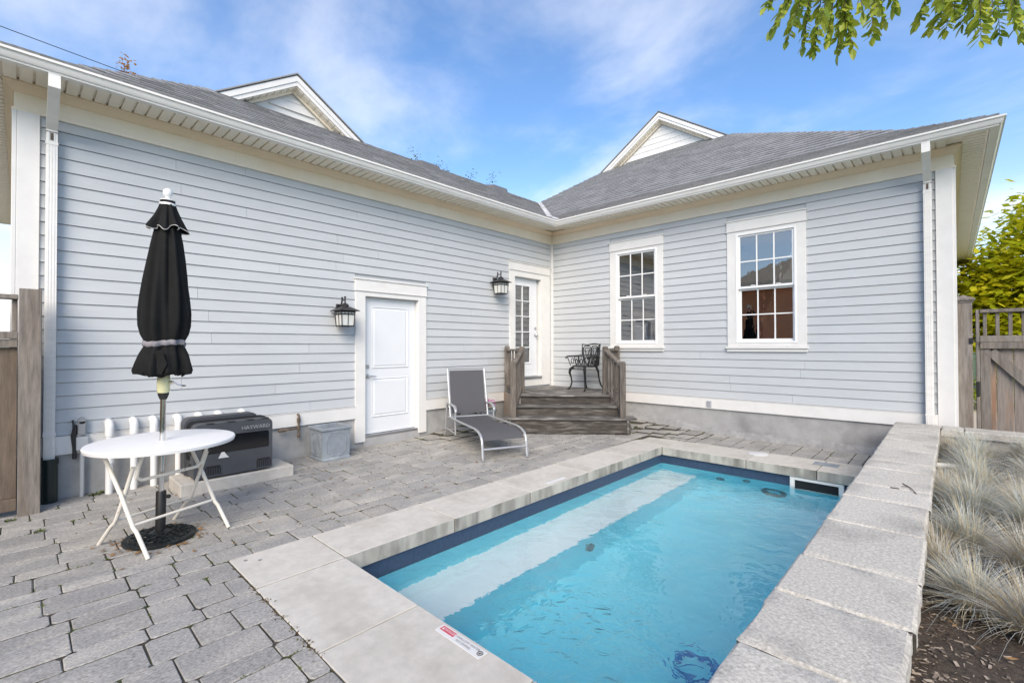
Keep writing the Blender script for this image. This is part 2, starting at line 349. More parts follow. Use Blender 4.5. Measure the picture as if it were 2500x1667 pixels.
# pavers: courses run along y; two course widths
pav = []; JOINTS = []
prs = random.Random(21)
def paver_mb(x0, x1, y0, y1):
    b = MB(); r = prs.random; j = .004
    zt = g((x0 + x1) / 2, (y0 + y1) / 2) + (r() - .5) * .005
    tx, ty = (r() - .5) * .008, (r() - .5) * .008
    cx, cy_ = (x0 + x1) / 2, (y0 + y1) / 2
    def ring(ins, z, cut):
        a0, a1, c0, c1 = x0 + ins, x1 - ins, y0 + ins, y1 - ins; q = []
        for (px_, py_, dx, dy) in ((a0, c0, 1, 1), (a1, c0, -1, 1), (a1, c1, -1, -1), (a0, c1, 1, -1)):
            k1, k2 = cut * (.5 + r()), cut * (.5 + r())
            e = [(px_ + dx * k1, py_), (px_, py_ + dy * k2)]
            if dx * dy > 0: e.reverse()
            q += e
        return [(x + (r() - .5) * j, y + (r() - .5) * j, z + tx * (x - cx) + ty * (y - cy_)) for x, y in q]
    A = ring(0, zt - .05, .012); B = ring(.0005, zt - .005, .014); Cc = ring(.0045, zt, .019)
    b.add(A + B + Cc, [(i, (i + 1) % 8, 8 + (i + 1) % 8, 8 + i) for i in range(8)] + [(8 + i, 8 + (i + 1) % 8, 16 + (i + 1) % 8, 16 + i) for i in range(8)] + [tuple(range(16, 24))])
    return b, (cx, cy_, zt)
def lay(x_lo, x_hi, y_lo, y_hi, x_start=None):
    x = x_hi if x_start is None else x_start; k = 0; GAP = .0052
    while x > x_lo + .05:
        w = .145 if k % 5 in (1, 3) else .242
        xa = max(x - w, x_lo); y = y_lo - prs.random() * .25
        while y < y_hi - .02:
            l = prs.choice((.245, .245, .37, .31, .19)) if w > .2 else prs.choice((.245, .19, .31, .37))
            ya, yb = max(y, y_lo), min(y + l, y_hi)
            if yb - ya > .05: JOINTS.append((xa, x, ya, yb)); pav.append(paver_mb(xa + GAP * .68, x - GAP * .68, ya + GAP / 2, yb - GAP / 2))
            y += l
        x = xa; k += 1
lay(.005, 2.645, -10.0, -.01); lay(2.652, 5.6, -10.0, -6.872); lay(2.652, 5.68, -.848, -.012)
def vis_size(b, c):
    v = Vector(c) - CAM; dz = v.dot(fwd)
    if dz < .2: return 0
    u = v.dot(rgt) / dz * LENS_PX; w = v.dot(upv) / dz * LENS_PX
    if abs(u) > .53 or abs(w) > .36: return 0
    return 1 / dz ** 3
pav.sort(key=lambda t: -vis_size(*t))
def dirty_sides(o):
    o.data.materials.append(M['bed'])      # soil-stained flanks in the joints
    for p in o.data.polygons:
        if p.center.z < g(p.center.x, p.center.y) - .008: p.material_index = 1
for b, c in pav[:300]: dirty_sides(b.build('paver', M['paver'], patio_o))
rest = MB()
for b, c in pav[300:]: rest.join(b)
o = rest.build('far_pavers', M['paver'], patio_o); dirty_sides(o); o['kind'] = 'stuff'

# ------------------------------------------------------------------ house
E_, ZE = .575, 3.95
house = thing('house', 'pale grey clapboard L-shaped house with white trim and grey shingle roofs', 'house')
XR, YL = 6.262, -7.887          # right end of the right wall, left end of the left wall
def wall_boxes(b, axis, a0, a1, z0, z1, t0, t1, ops):
    ops = sorted(ops); cur = a0
    def bx(p, q, s, t):
        if q - p < 1e-4 or t - s < 1e-4: return
        if axis == 1: b.box(t0, t1, p, q, s, t)
        else: b.box(p, q, t0, t1, s, t)
    for (p, q, s, t) in ops:
        bx(cur, p, z0, z1); bx(p, q, z0, s); bx(p, q, t, z1); cur = q
    bx(cur, a1, z0, z1)
opsL = [(-4.42, -3.46, -.1, 2.22), (-1.21, -.33, .78, 2.86)]
opsR = [(1.575, 2.415, 1.50, 3.235), (3.75, 4.595, 1.50, 3.235)]
b = MB(); wall_boxes(b, 1, YL, 0.0, .425, 3.95, -.24, -.012, opsL); wallL = b.build('wall', M['siding'], house)
b = MB(); wall_boxes(b, 0, 0.0, XR - .02, .425, 3.95, .012, .24, opsR); wallR = b.build('wall', M['siding'], house)
b = MB(); b.box(XR - .25, XR, .24, 11.4, .425, 3.95); b.box(-7.0, -.25, YL, YL + .24, .425, 3.95); b.box(-7.0, -6.8, YL + .24, 11.4, -.2, 3.95); b.box(-6.8, XR - .25, 11.2, 11.4, -.2, 3.95)
wallE = b.build('wall', M['siding'], house)
# foundation
b = MB(); wall_boxes(b, 1, YL, .0, -.3, .425, -.26, -.004, [(-4.42, -3.46, -.3, .425)]); b.build('foundation', M['found'], house)
MB().box(0.0, XR, .004, .26, -.3, .425).build('foundation', M['found'], house)
MB().box(XR - .26, XR - .004, .26, 11.4, -.3, .425).build('foundation', M['found'], house)
MB().box(-7., -.26, YL, YL + .26, -.3, .425).build('foundation', M['found'], house)
# rough mortar skirt along the right foundation, uneven top edge
b = MB(); V = []; F = []; n = 120
for i in range(n + 1):
    x = 1.6 + i * (5.7 - 1.6) / n
    h = .115 + .05 * mnoise.noise((x * 1.7, 3, 0)) + .03 * mnoise.noise((x * 7, 9, 0)) + .012 * mnoise.noise((x * 30, 1, 0)); h = max(h, .03)
    z = g(x, 0) - .02; dep = .05 + .02 * mnoise.noise((x * 5, 0, 4))
    V += [(x, .0, z), (x, -dep - .02, z), (x, -dep * .75, z + h * .45), (x, -.028, z + h * .85), (x, -.012, z + h), (x, .01, z + h - .01)]
for i in range(n):
    for k in range(5): a = i * 6 + k; F.append((a, a + 6, a + 7, a + 1))
b.add(V, F); b.build('mortar_skirt', M['mortar'], house, smooth=True, ang=80)

# siding boards
EXP = .1273; srs = random.Random(5)
def board(axis, a0, a1, z0, z1, parent, name='siding_board', off=0.):
    lo, hi = .0165, .0045
    z0 += .0042
    prof = [(-.012, z0), (lo, z0), (lo, z0 + .003), (hi, z1 - .0005), (-.012, z1 - .0005)]
    b = MB()
    if axis == 1: b.prism([(o_ + off, z) for o_, z in prof], 1, a0, a1)
    else: b.prism([(-o_ - off, z) for o_, z in prof], 0, a0, a1); b.v = [(x, p, q) for (x, p, q) in b.v]
    return b.build(name, M['siding'], parent)
def clad(axis, a0, a1, parent, ops):
    for i in range(24):
        z0 = .602 + i * EXP; z1 = min(z0 + EXP, 3.66)
        segs = [(a0, a1)]
        for (p, q, s, t) in ops:
            if z1 > s + .02 and z0 < t - .02:
                ns = []
                for (u, v) in segs:
                    if q <= u or p >= v: ns.append((u, v)); continue
                    if p > u: ns.append((u, p))
                    if q < v: ns.append((q, v))
                segs = ns
        for (u, v) in segs:
            cur = u; nxt = u + srs.uniform(.8, 3.6)
            while v - nxt > .5:
                board(axis, cur, nxt - .0026, z0, z1, parent); cur = nxt; nxt += srs.uniform(2.4, 3.66)
            board(axis, cur, v, z0, z1, parent)
clad(1, YL + .152, -.052, wallL, [(-4.553, -3.312, -.1, 2.452), (-1.345, -.106, .0, 3.13)])
clad(0, .052, 6.107, wallR, [(1.447, 2.529, 1.37, 3.44), (3.617, 4.719, 1.37, 3.45)])

for i in range(24):          # clapboards on the two end walls
    z0 = .602 + i * EXP; z1 = min(z0 + EXP, 3.66); pf = [(-.012, z0), (.0235, z0), (.0235, z0 + .004), (.006, z1 - .0005), (-.012, z1 - .0005)]
    MB().prism([(XR + o_, z) for o_, z in pf], 1, .152, 11.4).build('siding_board', M['siding'], wallE)
    MB().prism([(YL - o_, z) for o_, z in pf], 0, -7.0, -.152).build('siding_board', M['siding'], wallE)
def sweep(b, prof, kind):
    """profile (outward o, z) swept along an eave with mitred ends"""
    n = len(prof)
    def put(P0, P1): b.add(P0 + P1, [tuple(range(n - 1, -1, -1)), tuple(range(n, 2 * n))] + [(i, (i + 1) % n, n + (i + 1) % n, n + i) for i in range(n)])
    if kind == 'L': put([(o_, YL - o_, z) for o_, z in prof], [(o_, -o_, z) for o_, z in prof])
    if kind == 'R': put([(o_, -o_, z) for o_, z in prof], [(XR - .145 + o_ if o_ > .2 else XR + o_, -o_, z) for o_, z in prof])
    if kind == 'RS': put([(XR - .145 + o_ if o_ > .2 else XR + o_, -o_, z) for o_, z in prof], [(XR - .145 + o_ if o_ > .2 else XR + o_, 11.4 + o_, z) for o_, z in prof])
    if kind == 'LS': put([(-7 - o_, YL - o_, z) for o_, z in prof], [(o_, YL - o_, z) for o_, z in prof])
for kd in ('L', 'R', 'RS', 'LS'):
    b = MB(); sweep(b, [(-.005, 3.648), (.022, 3.648), (.022, 3.815), (-.005, 3.815)], kd); fz = b.build('frieze', M['cream'], house)
    b = MB(); sweep(b, [(-.005, 3.632), (.032, 3.632), (.036, 3.643), (.032, 3.655), (-.005, 3.655)], kd); b.build('bead', M['cream'], fz)
    b = MB(); sweep(b, [(-.005, 3.80), (.034, 3.80), (.038, 3.815), (.055, 3.83), (.083, 3.868), (.092, 3.872), (.092, 3.893), (-.005, 3.893)], kd); b.build('crown_moulding', M['crown'], house, smooth=True, ang=50)
    b = MB(); sweep(b, [(.43, 3.885), (.452, 3.885), (.452, 3.955), (.43, 3.955)], kd); b.build('fascia', M['cream'], house)
    b = MB(); sweep(b, [(.455, 3.948), (.455, 3.858), (.522, 3.858), (.524, 3.872), (.536, 3.876), (.552, 3.898), (.560, 3.925), (.577, 3.932), (.577, 3.952), (.569, 3.952), (.565, 3.944)], kd); b.build('gutter', M['gutter'], house, smooth=True, ang=30)
b = MB().box(.0222, .0232, -6.0975, -6.0945, 3.656, 3.80); b.box(.0222, .0232, -3.041, -3.038, 3.656, 3.80); b.box(3.1525, 3.1555, -.0232, -.0222, 3.656, 3.80); b.build('frieze_seam', M['crown'], house)
# skirt boards and corner boards
b = MB().box(-.01, .030, YL, -4.553, .425, .600); b.box(-.01, .030, -3.312, -.03, .425, .600); sk = b.build('skirt_board', M['white'], house)
b = MB().box(-.01, .036, YL, -4.553, .594, .6015); b.box(-.01, .036, -3.312, -1.40, .594, .6015); b.build('drip_cap', M['white'], sk)
b = MB().box(.03, XR, -.030, .01, .425, .600); sk = b.build('skirt_board', M['white'], house)
b = MB().box(.03, 6.10, -.036, .01, .594, .6015); b.build('drip_cap', M['white'], sk)
b = MB().bbox(-.01, .034, YL, YL + .150, .425, 3.634, .004); b.bbox(-.15, .0335, YL - .032, YL - .0005, .425, 3.6335, .004); b.build('corner_board', M['white'], house)
b = MB().bbox(6.109, XR + .004, -.034, .01, .425, 3.634, .004); b.bbox(XR - .01, XR + .032, -.02, .15, .42, 3.634, .004); b.build('corner_board', M['white'], house)
MB().bbox(-.01, .050, -.050, .01, .60, 3.634, .004).build('corner_board', M['white'], house)

# soffit panels, one by one
def soffit(kind):
    if kind == 'L':
        back = MB().box(.02, .44, YL - .42, -.441, 3.903, 3.91); rng = [(-8.28 + i * .1016) for i in range(78)]
        mk = lambda t: MB().box(.094, .432, t, t + .082, 3.882, 3.904)
    elif kind == 'R':
        back = MB().box(.02, XR + .089, -.44, -.02, 3.903, 3.91); rng = [(.44 + i * .1016) for i in range(57)]
        mk = lambda t: MB().box(t, t + .082, -.432, -.094, 3.882, 3.904)
    elif kind == 'RS':
        back = MB().box(XR + .09, XR + .29, -.44, 11.8, 3.903, 3.91); rng = [(-.40 + i * .1016) for i in range(118)]
        mk = lambda t: MB().box(XR + .094, XR + .284, t, t + .082, 3.882, 3.904)
    else:
        back = MB().box(-7.4, .02, YL - .44, YL - .08, 3.903, 3.91); rng = [(-7.2 + i * .1016) for i in range(71)]
        mk = lambda t: MB().box(t, t + .082, YL - .432, YL - .094, 3.882, 3.904)
    so = back.build('soffit', M['soffit'], house)
    for t in rng: mk(t).build('soffit_panel', M['soffit'], so)
for k in ('L', 'R', 'RS', 'LS'): soffit(k)

# ------------------------------------------------------------------ roofs
def prof(d): return ZE + (.45 * d if d < .9 else .405 + .62 * (d - .9))
def clip(poly, region):
    out = poly; n = len(region)
    for i in range(n):
        (ax, ay), (bx, by) = region[i], region[(i + 1) % n]; src = out; out = []
        if not src: return []
        sd_ = lambda p: (bx - ax) * (p[1] - ay) - (by - ay) * (p[0] - ax)
        for j in range(len(src)):
            p, q = src[j - 1], src[j]; sp, sq = sd_(p), sd_(q)
            if sp * sq < 0: t = sp / (sp - sq); out.append((p[0] + t * (q[0] - p[0]), p[1] + t * (q[1] - p[1])))
            if sq >= 0: out.append(q)
    return out
tabs = []; shr = random.Random(3)
def shingle_plane(region, to3, nrm, vstep=.146, holder=None):
    """region in (along, d); to3 maps to space; each tab is a thin slab, butt edge raised"""
    d0 = min(p[1] for p in region); d1 = max(p[1] for p in region); a0 = min(p[0] for p in region); a1 = max(p[0] for p in region)
    area = sum(region[i - 1][0] * region[i][1] - region[i][0] * region[i - 1][1] for i in range(len(region)))
    reg = region if area > 0 else list(reversed(region))
    row = 0; d = d0
    while d < d1 - .01:
        a = a0 - shr.random() * .3
        while a < a1:
            w = shr.choice((.11, .15, .2, .26, .33)); poly = clip([(a, d), (a + w - .004, d), (a + w - .004, d + vstep), (a, d + vstep)], reg)
            th = shr.choice((.014, .016, .019))
            a += w
            if len(poly) < 3: continue
            ar = abs(sum(poly[i - 1][0] * poly[i][1] - poly[i][0] * poly[i - 1][1] for i in range(len(poly)))) / 2
            if ar < .0012: continue
            top = [to3(p[0], p[1]) + nrm * (.003 + th * (1 - (p[1] - d) / vstep)) for p in poly]; bot = [to3(p[0], p[1]) - nrm * .004 for p in poly]
            n = len(poly); mb = MB().add(bot + top, [tuple(range(n, 2 * n))] + [(i, (i + 1) % n, n + (i + 1) % n, n + i) for i in range(n)])
            cen = sum(top, Vector()) / n; tabs.append((mb, cen, holder, ar))
        d += vstep; row += 1
slopeL, slopeU = math.atan(.45), math.atan(.62)
roofs = {}
def roofplane(kind, region, lower):
    s = slopeL if lower else slopeU
    if kind == 'R': to3 = lambda a, d: Vector((a, -E_ + d, prof(d))); nrm = Vector((0, -math.sin(s), math.cos(s)))
    else: to3 = lambda a, d: Vector((E_ - d, a, prof(d))); nrm = Vector((math.sin(s), 0, math.cos(s)))
    V = [to3(*p) for p in region]; n = len(V); low = [v - nrm * .03 for v in V]
    b = MB().add(V + low, [tuple(range(n)), tuple(range(2 * n - 1, n - 1, -1))] + [(i, n + i, n + (i + 1) % n, (i + 1) % n) for i in range(n)])
    o_ = b.build('roof', M['deck_black'], house); shingle_plane(region, to3, nrm, holder=o_); return o_
XE = XR - .145 + E_      # right eave x
rRl = roofplane('R', [(E_ - .05, .05), (XE - .05, .05), (XE - .9, .9), (E_ - .9, .9)], True)
rRu = roofplane('R', [(E_ - .9, .9), (XE - .9, .9), (2.42, 4.42), (2.10, 4.72), (-1.1, 4.72), (-1.27, 4.42), (-2.16, 2.73)], False)
YE = YL - E_
rLl = roofplane('L', [(YE + .05, .05), (-E_ + .05, .05), (-E_ + .9, .9), (YE + .9, .9)], True)
rLu = roofplane('L', [(YE + .9, .9), (-E_ + .9, .9), (2.15, 2.725), (-3.36, 2.60), (-5.86, 2.60)], False)
rLg = roofplane('L', [(-5.80, 2.61), (-3.42, 2.61), (-3.75, 3.06), (-5.3, 3.06)], False)
tabs.sort(key=lambda t: -t[3] * vis_size(None, t[1]))
for mb, c, h, ar in tabs[:300]: mb.build('shingle', M['shingle'], h)
by = {}
for mb, c, h, ar in tabs[300:]: by.setdefault(h.name, (h, MB()))[1].join(mb)
for h, mb in by.values(): o = mb.build('far_shingles', M['shingle'], h); o['kind'] = 'stuff'
# hidden slopes that close the roofs
b = MB()
def P3(x, y, z): return (x, y, z)
q_ = .03
b.add([(XE - .05, -E_ + .06, prof(.05) - q_), (XE - .05, 11.9, prof(.05) - q_), (XE - .9, 11.9, prof(.9) - q_), (XE - .9, -E_ + .91, prof(.9) - q_)], [(0, 1, 2, 3)])
b.add([(XE - .9, -E_ + .91, prof(.9) - q_), (XE - .9, 11.9, prof(.9) - q_), (2.4, 11.9, 6.50), (2.42, 3.86, 6.50)], [(0, 1, 2, 3)])
b.add([(2.4, 3.9, 6.53), (2.4, 11.9, 6.5), (-1.2, 11.9, 6.5), (-1.27, 3.9, 6.53)], [(0, 1, 2, 3)])
b.add([(-1.27, 3.85, 6.53), (-1.27, 11.9, 6.5), (-7.5, 11.9, 3.97), (-7.5, 1.0, 3.97), (-2.16, 2.15, 5.46)], [(0, 1, 2, 3, 4)])
b.add([(-2.03, -3.36, 5.41), (-2.15, 2.15, 5.47), (-7.5, 1.2, 3.97), (-7.5, YE, 3.97), (-3.0, -5.9, 5.40), (-2.03, -5.86, 5.41)], [(0, 1, 2, 3, 4, 5)])
b.add([(E_ - .06, YE + .05, prof(.05) - q_), (E_ - .91, YE + .9, prof(.9) - q_), (-7.5, YE + .9, prof(.9) - q_), (-7.5, YE + .05, prof(.05) - q_)], [(0, 1, 2, 3)])
b.add([(E_ - .91, YE + .9, prof(.9) - q_), (-2.05, -5.86, 5.38), (-3.0, -5.9, 5.37), (-7.5, YE + .9, prof(.9) - q_)], [(0, 1, 2, 3)])
b.build('roof', M['shingle'], house)
# hip caps
def caps(p0, p1, up, n, wid):
    p0, p1 = Vector(p0), Vector(p1); t = (p1 - p0).normalized(); sd_ = t.cross(Vector((0, 0, 1))).normalized(); u = sd_.cross(t)
    for i in range(n):
        a = p0 + (p1 - p0) * i / n; c = p0 + (p1 - p0) * (i + 1.12) / n; b = MB()
        q = []
        for e, h in ((a, .022), (c, .008)):
            q += [e - sd_ * wid - u * .055, e + u * h, e + sd_ * wid - u * .055]
        lo = [v - u * .012 for v in q]
        b.add(q + lo, [(0, 3, 4, 1), (1, 4, 5, 2), (0, 1, 7, 6), (1, 2, 8, 7), (3, 9, 10, 4), (4, 10, 11, 5), (0, 6, 9, 3), (2, 5, 11, 8)])
        b.build('hip_cap', M['shingle'], rRu)
caps((XE - .16, -E_ + .16, prof(.16)), (XE - .9, -E_ + .9, prof(.9)), None, 7, .13)
caps((XE - .9, -E_ + .9, prof(.9)), (2.43, 3.85, 6.55), None, 26, .13)
caps((E_ - .05, YE + .05, prof(.05)), (E_ - .9, YE + .9, prof(.9)), None, 7, .13)
caps((E_ - .9, YE + .9, prof(.9)), (-2.03, -5.86, 5.42), None, 14, .13)
caps((-2.04, -3.36, 5.41), (-2.15, 2.15, 5.47), None, 26, .12)
caps((-2.16, 2.16, 5.47), (-1.27, 3.85, 6.53), None, 9, .10)
# valley flashing
b = MB(); q = []
for d in (.06, .9, 2.70):
    x, y, z = E_ - d, -E_ + d, prof(d); w = .075
    q += [(x - w, y - .0, z + .012 + w * .0), (x, y, z + .006), (x + .0, y + w, z + .012)]
q = []
for d, w in ((.06, .085), (.9, .075), (2.70, .06)):
    x, y, z = E_ - d, -E_ + d, prof(d); s_ = .45 if d < .9 else .62
    q += [(x - .012, y - w, z + .022), (x, y, z + .016), (x + w, y + .012, z + .022)]
b.add(q, [(0, 1, 4, 3), (1, 2, 5, 4), (3, 4, 7, 6), (4, 5, 8, 7)]); b.build('valley_flashing', M['flash'], house)

# gablets
def gablet(axis, plane, depth, foot0, foot1, zf, apex, za, base, zb, exp_):
    """axis 1: the face lies in x = plane and looks to +x; axis 0: in y = plane, looks to -y"""
    sg = 1 if axis == 1 else -1
    def P(a, o_, z): return (plane + sg * o_, a, z) if axis == 1 else (a, plane + sg * o_, z)
    b = MB(); m_ = .19     # siding set back
    def slab(pts, o0, o1):
        n = len(pts); b.add([P(a, o0, z) for a, z in pts] + [P(a, o1, z) for a, z in pts], [tuple(range(n)), tuple(range(2 * n - 1, n - 1, -1))] + [(i, n + i, n + (i + 1) % n, (i + 1) % n) for i in range(n)])
    sl = (za - zf) / (apex - foot0)
    face = MB(); b = face; slab([(foot0, zf - .05), (foot1, zf - .05), (apex, za - .1)], -m_ - .06, -m_ - .02)
    fo = face.build('gable', M['white'], house)
    # boards
    hb = zb; i = 0
    topz = za - .34
    while hb < topz:
        h2 = min(hb + exp_, topz); half = lambda z: max((topz + .03 - z) / sl, .01)
        b = MB(); c0, c1 = half(hb), half(h2)
        n0 = len(b.v)
        q = [(apex - c0, hb), (apex + c0, hb), (apex + c1, h2), (apex - c1, h2)]
        V = [P(q[0][0], -m_ + .012, q[0][1]), P(q[1][0], -m_ + .012, q[1][1]), P(q[2][0], -m_ + .002, q[2][1]), P(q[3][0], -m_ + .002, q[3][1])] + [P(a, -m_ - .03, z) for a, z in q]
        b.add(V, [(0, 1, 2, 3), (4, 7, 6, 5), (0, 4, 5, 1), (1, 5, 6, 2), (2, 6, 7, 3), (3, 7, 4, 0)]); b.build('gable_board', M['white'], fo); hb = h2
    for f0, sgn in ((foot0, 1), (foot1, -1)):
        def band(t0, t1, o0, o1, name, mt):
            nonlocal b
            b = MB(); a0_, z0_ = f0, zf
            pts = [(a0_ + sgn * (t0 / sl), z0_), (a0_ + sgn * (t1 / sl), z0_), (apex, za - t1), (apex, za - t0)]
            if sgn < 0: pts.reverse()
            slab(pts, o0, o1); return b.build(name, mt, fo)
        band(.012, .195, -.03, 0., 'rake_board', M['white'])
        band(.03, .12, 0., .014, 'rake_moulding', M['white'])
        band(.20, .262, -m_, -m_ + .03, 'rake_trim', M['cream'])
        band(.185, .20, -m_, -.02, 'rake_soffit', M['soffit'])
        L_ = math.hypot(apex - f0, za - zf); n = int(L_ / .13)
        for k in range(1, n):
            t = k / n; a_ = f0 + sgn * abs(apex - f0) * t; z_ = zf + (za - zf) * t
            bb = MB(); pts = [(a_, z_ - .186), (a_ + sgn * .09, z_ - .186 + .09 * abs(sl)), (a_ + sgn * .09, z_ - .212 + .09 * abs(sl)), (a_, z_ - .212)]
            if sgn < 0: pts.reverse()
            b = bb; slab(pts, -m_ + .01, -.035); bb.build('soffit_panel', M['soffit'], fo)
        # little roof slab
        b = MB(); e = .03
        pts = [(f0 - sgn * e, zf - e * abs(sl) + .0), (apex, za + .0), (apex, za + .022), (f0 - sgn * e, zf - e * abs(sl) + .022)]
        if sgn < 0: pts.reverse()
        slab(pts, -depth, .03); b.build('gable_roof', M['shingle'], house)
gablet(1, -1.95, 3.5, -5.83, -3.345, 5.36, -4.596, 6.165, None, 5.60, .15)
gablet(0, 3.85, 4.5, -1.235, 2.385, 6.525, .603, 7.73, None, 6.70, .15)
# roof vents
for (y, x, z) in ((-2.12, -1.60, 5.125), (.03, -1.72, 5.21)):
    b = MB(); V = [(-.17, -.30, -.10), (.20, -.24, -.14), (.20, .24, -.14), (-.17, .30, -.10), (-.16, -.27, .10), (.14, -.22, .055), (.14, .22, .055), (-.16, .27, .10)]
    b.add([(x + p[0], y + p[1], z + p[2] + .02) for p in V], [(0, 3, 2, 1), (4, 5, 6, 7), (0, 1, 5, 4), (1, 2, 6, 5), (2, 3, 7, 6), (3, 0, 4, 7)])
    b.build('roof_vent', M['vent'], house)

# downspouts
b = MB().prism([(.034, .30), (.098, .30), (.098, 3.50), (.52, 3.74), (.52, 3.86), (.46, 3.86), (.46, 3.78), (.034, 3.55)], 1, -7.700, -7.621)
ds = b.build('downspout', M['gutter'], house)
b = MB()
for yy in (-7.682, -7.662, -7.642): b.box(.097, .1015, yy - .004, yy + .004, .3, 3.49)
b.box(.03, .103, -7.704, -7.617, .62, .655); b.box(.03, .103, -7.704, -7.617, 3.36, 3.385); b.build('rib', M['gutter'], ds)
b = MB(); b.box(.032, .1025, -7.702, -7.619, 3.476, 3.482); b.box(.1015, .1028, -7.672, -7.650, 3.40, 3.47); b.build('elbow_seam', M['copper'], ds)
b = MB()
b.prism([(-.034, .45), (-.034, 3.55), (-.46, 3.78), (-.46, 3.86), (-.52, 3.86), (-.52, 3.74), (-.098, 3.50), (-.098, .45)], 0, 5.998, 6.077)
ds = b.build('downspout', M['gutter'], house)
b = MB()
for xx in (6.016, 6.037, 6.058): b.box(xx - .004, xx + .004, -.1015, -.097, .45, 3.49)
b.box(5.994, 6.081, -.103, -.03, .58, .61); b.box(5.994, 6.081, -.103, -.03, 3.36, 3.385); b.build('rib', M['gutter'], ds)
b = MB(); b.box(5.996, 6.079, -.1025, -.032, 3.476, 3.482); b.box(6.026, 6.048, -.1028, -.1015, 3.40, 3.47); b.build('elbow_seam', M['copper'], ds)

# ------------------------------------------------------------------ doors
def trim_door(y0, y1, zb, zh0, zh1, oy0, oy1, oz, parent):
    b = MB().bbox(-.01, .030, y0, oy0 + .0, zb, zh0, .003); b.bbox(-.01, .030, oy1, y1, zb, zh0, .003); b.bbox(-.01, .0295, oy0, oy1, oz, zh0 - .0005, .003)
    cs = b.build('casing', M['white'], parent)
    b = MB().bbox(-.01, .038, y0 - .004, y1 + .004, zh0 + .018, zh1 - .022, .003); b.build('head_board', M['white'], parent)
    b = MB().bbox(-.01, .052, y0 - .018, y1 + .018, zh1 - .022, zh1, .004); b.bbox(-.01, .046, y0 - .012, y1 + .012, zh0, zh0 + .018, .004); b.build('head_cap', M['white'], parent)
    b = MB().box(-.10, -.008, oy0 - .03, oy0 + .004, zb, oz + .0); b.box(-.10, -.008, oy1 - .004, oy1 + .03, zb, oz); b.box(-.10, -.008, oy0, oy1, oz - .004, oz + .03); b.build('jamb', M['white'], parent)
# lower door
D1 = MB().box(-.105, -.062, -4.385, -3.475, .165, 2.185).build('door', M['door'], house)
trim_door(-4.553, -3.312, .075, 2.262, 2.452, -4.395, -3.465, 2.195, D1)
def panel_mould(b, X, y0, y1, z0, z1):
    w = .03; h = .009
    def fr(a0, a1, c0, c1, i0, i1, j0, j1):
        pass
    # ogee ring: outer rim down, raised field
    for (ins0, ins1, h0, h1) in ((0, .012, 0, h), (.012, .026, h, -.004), (.026, .05, -.004, .006)):
        A = [(X + h0, y0 + ins0, z0 + ins0), (X + h0, y1 - ins0, z0 + ins0), (X + h0, y1 - ins0, z1 - ins0), (X + h0, y0 + ins0, z1 - ins0)]
        B = [(X + h1, y0 + ins1, z0 + ins1), (X + h1, y1 - ins1, z0 + ins1), (X + h1, y1 - ins1, z1 - ins1), (X + h1, y0 + ins1, z1 - ins1)]
        b.add(A + B, [(i, (i + 1) % 4, 4 + (i + 1) % 4, 4 + i) for i in range(4)])
    b.add([(X + .006, y0 + .05, z0 + .05), (X + .006, y1 - .05, z0 + .05), (X + .006, y1 - .05, z1 - .05), (X + .006, y0 + .05, z1 - .05)], [(0, 1, 2, 3)])
for (z0, z1) in ((1.13, 2.06), (.40, .99)):
    b = MB(); panel_mould(b, -.058, -4.25, -3.61, z0, z1); b.build('door_panel', M['door'], D1)
b = MB().bbox(-.14, .012, -4.40, -3.46, .12, .158, .004); b.build('threshold', M['steel'], D1)
b = MB().box(-.14, .02, -4.42, -3.44, -.05, .119); b.build('door_sill', M['found'], D1)
b = MB(); b.tube([(-.062, -4.325, 1.02), (-.045, -4.325, 1.02)], .033, 16); b.tube([(-.05, -4.325, 1.02), (-.012, -4.325, 1.02), (-.006, -4.31, 1.02), (-.006, -4.20, 1.012)], [.011, .011, .011, .008], 10); b.build('door_handle', M['steel'], D1, smooth=True)
b = MB(); b.tube([(-.062, -4.325, 1.165), (-.04, -4.325, 1.165)], .028, 16); b.build('deadbolt', M['steel'], D1, smooth=True)
# upper glazed door on the porch
gy0, gy1, gz0, gz1 = -1.105, -.655, 1.125, 2.69
b = MB(); wall_boxes(b, 1, -1.185, -.435, .855, 2.83, -.105, -.062, [(gy0, gy1, gz0, gz1)]); D2 = b.build('door', M['door'], house)
trim_door(-1.345, -.106, .655, 2.952, 3.132, -1.195, -.40, 2.84, D2)
b = MB()
for (a0, a1, c0, c1) in ((gy0 - .025, gy0 + .012, gz0 - .025, gz1 + .025), (gy1 - .012, gy1 + .025, gz0 - .025, gz1 + .025)): b.bbox(-.064, -.05, a0, a1, c0, c1, .004)
for (c0, c1) in ((gz0 - .025, gz0 + .012), (gz1 - .012, gz1 + .025)): b.bbox(-.0635, -.0505, gy0 + .012, gy1 - .012, c0, c1, .004)
b.build('glazing_bead', M['door'], D2)
pw, ph = (gy1 - gy0) / 2, (gz1 - gz0) / 5
for i in range(2):
    for j in range(5): MB().box(-.088, -.082, gy0 + i * pw + .002, gy0 + (i + 1) * pw - .002, gz0 + j * ph + .002, gz0 + (j + 1) * ph - .002).build('pane', M['glass'], D2)
MB().box(-.081, -.058, (gy0 + gy1) / 2 - .009, (gy0 + gy1) / 2 + .009, gz0, gz1).build('muntin', M['door'], D2)
for j in range(1, 5): MB().box(-.080, -.0585, gy0, gy1, gz0 + j * ph - .009, gz0 + j * ph + .009).build('muntin', M['door'], D2)
b = MB().bbox(-.14, .05, -1.20, -.39, .805, .85, .004); b.build('threshold', M['steel'], D2)
b = MB().bbox(-.01, .026, -1.19, -.405, .655, .80, .003); b.build('kick_board', M['white'], D2)
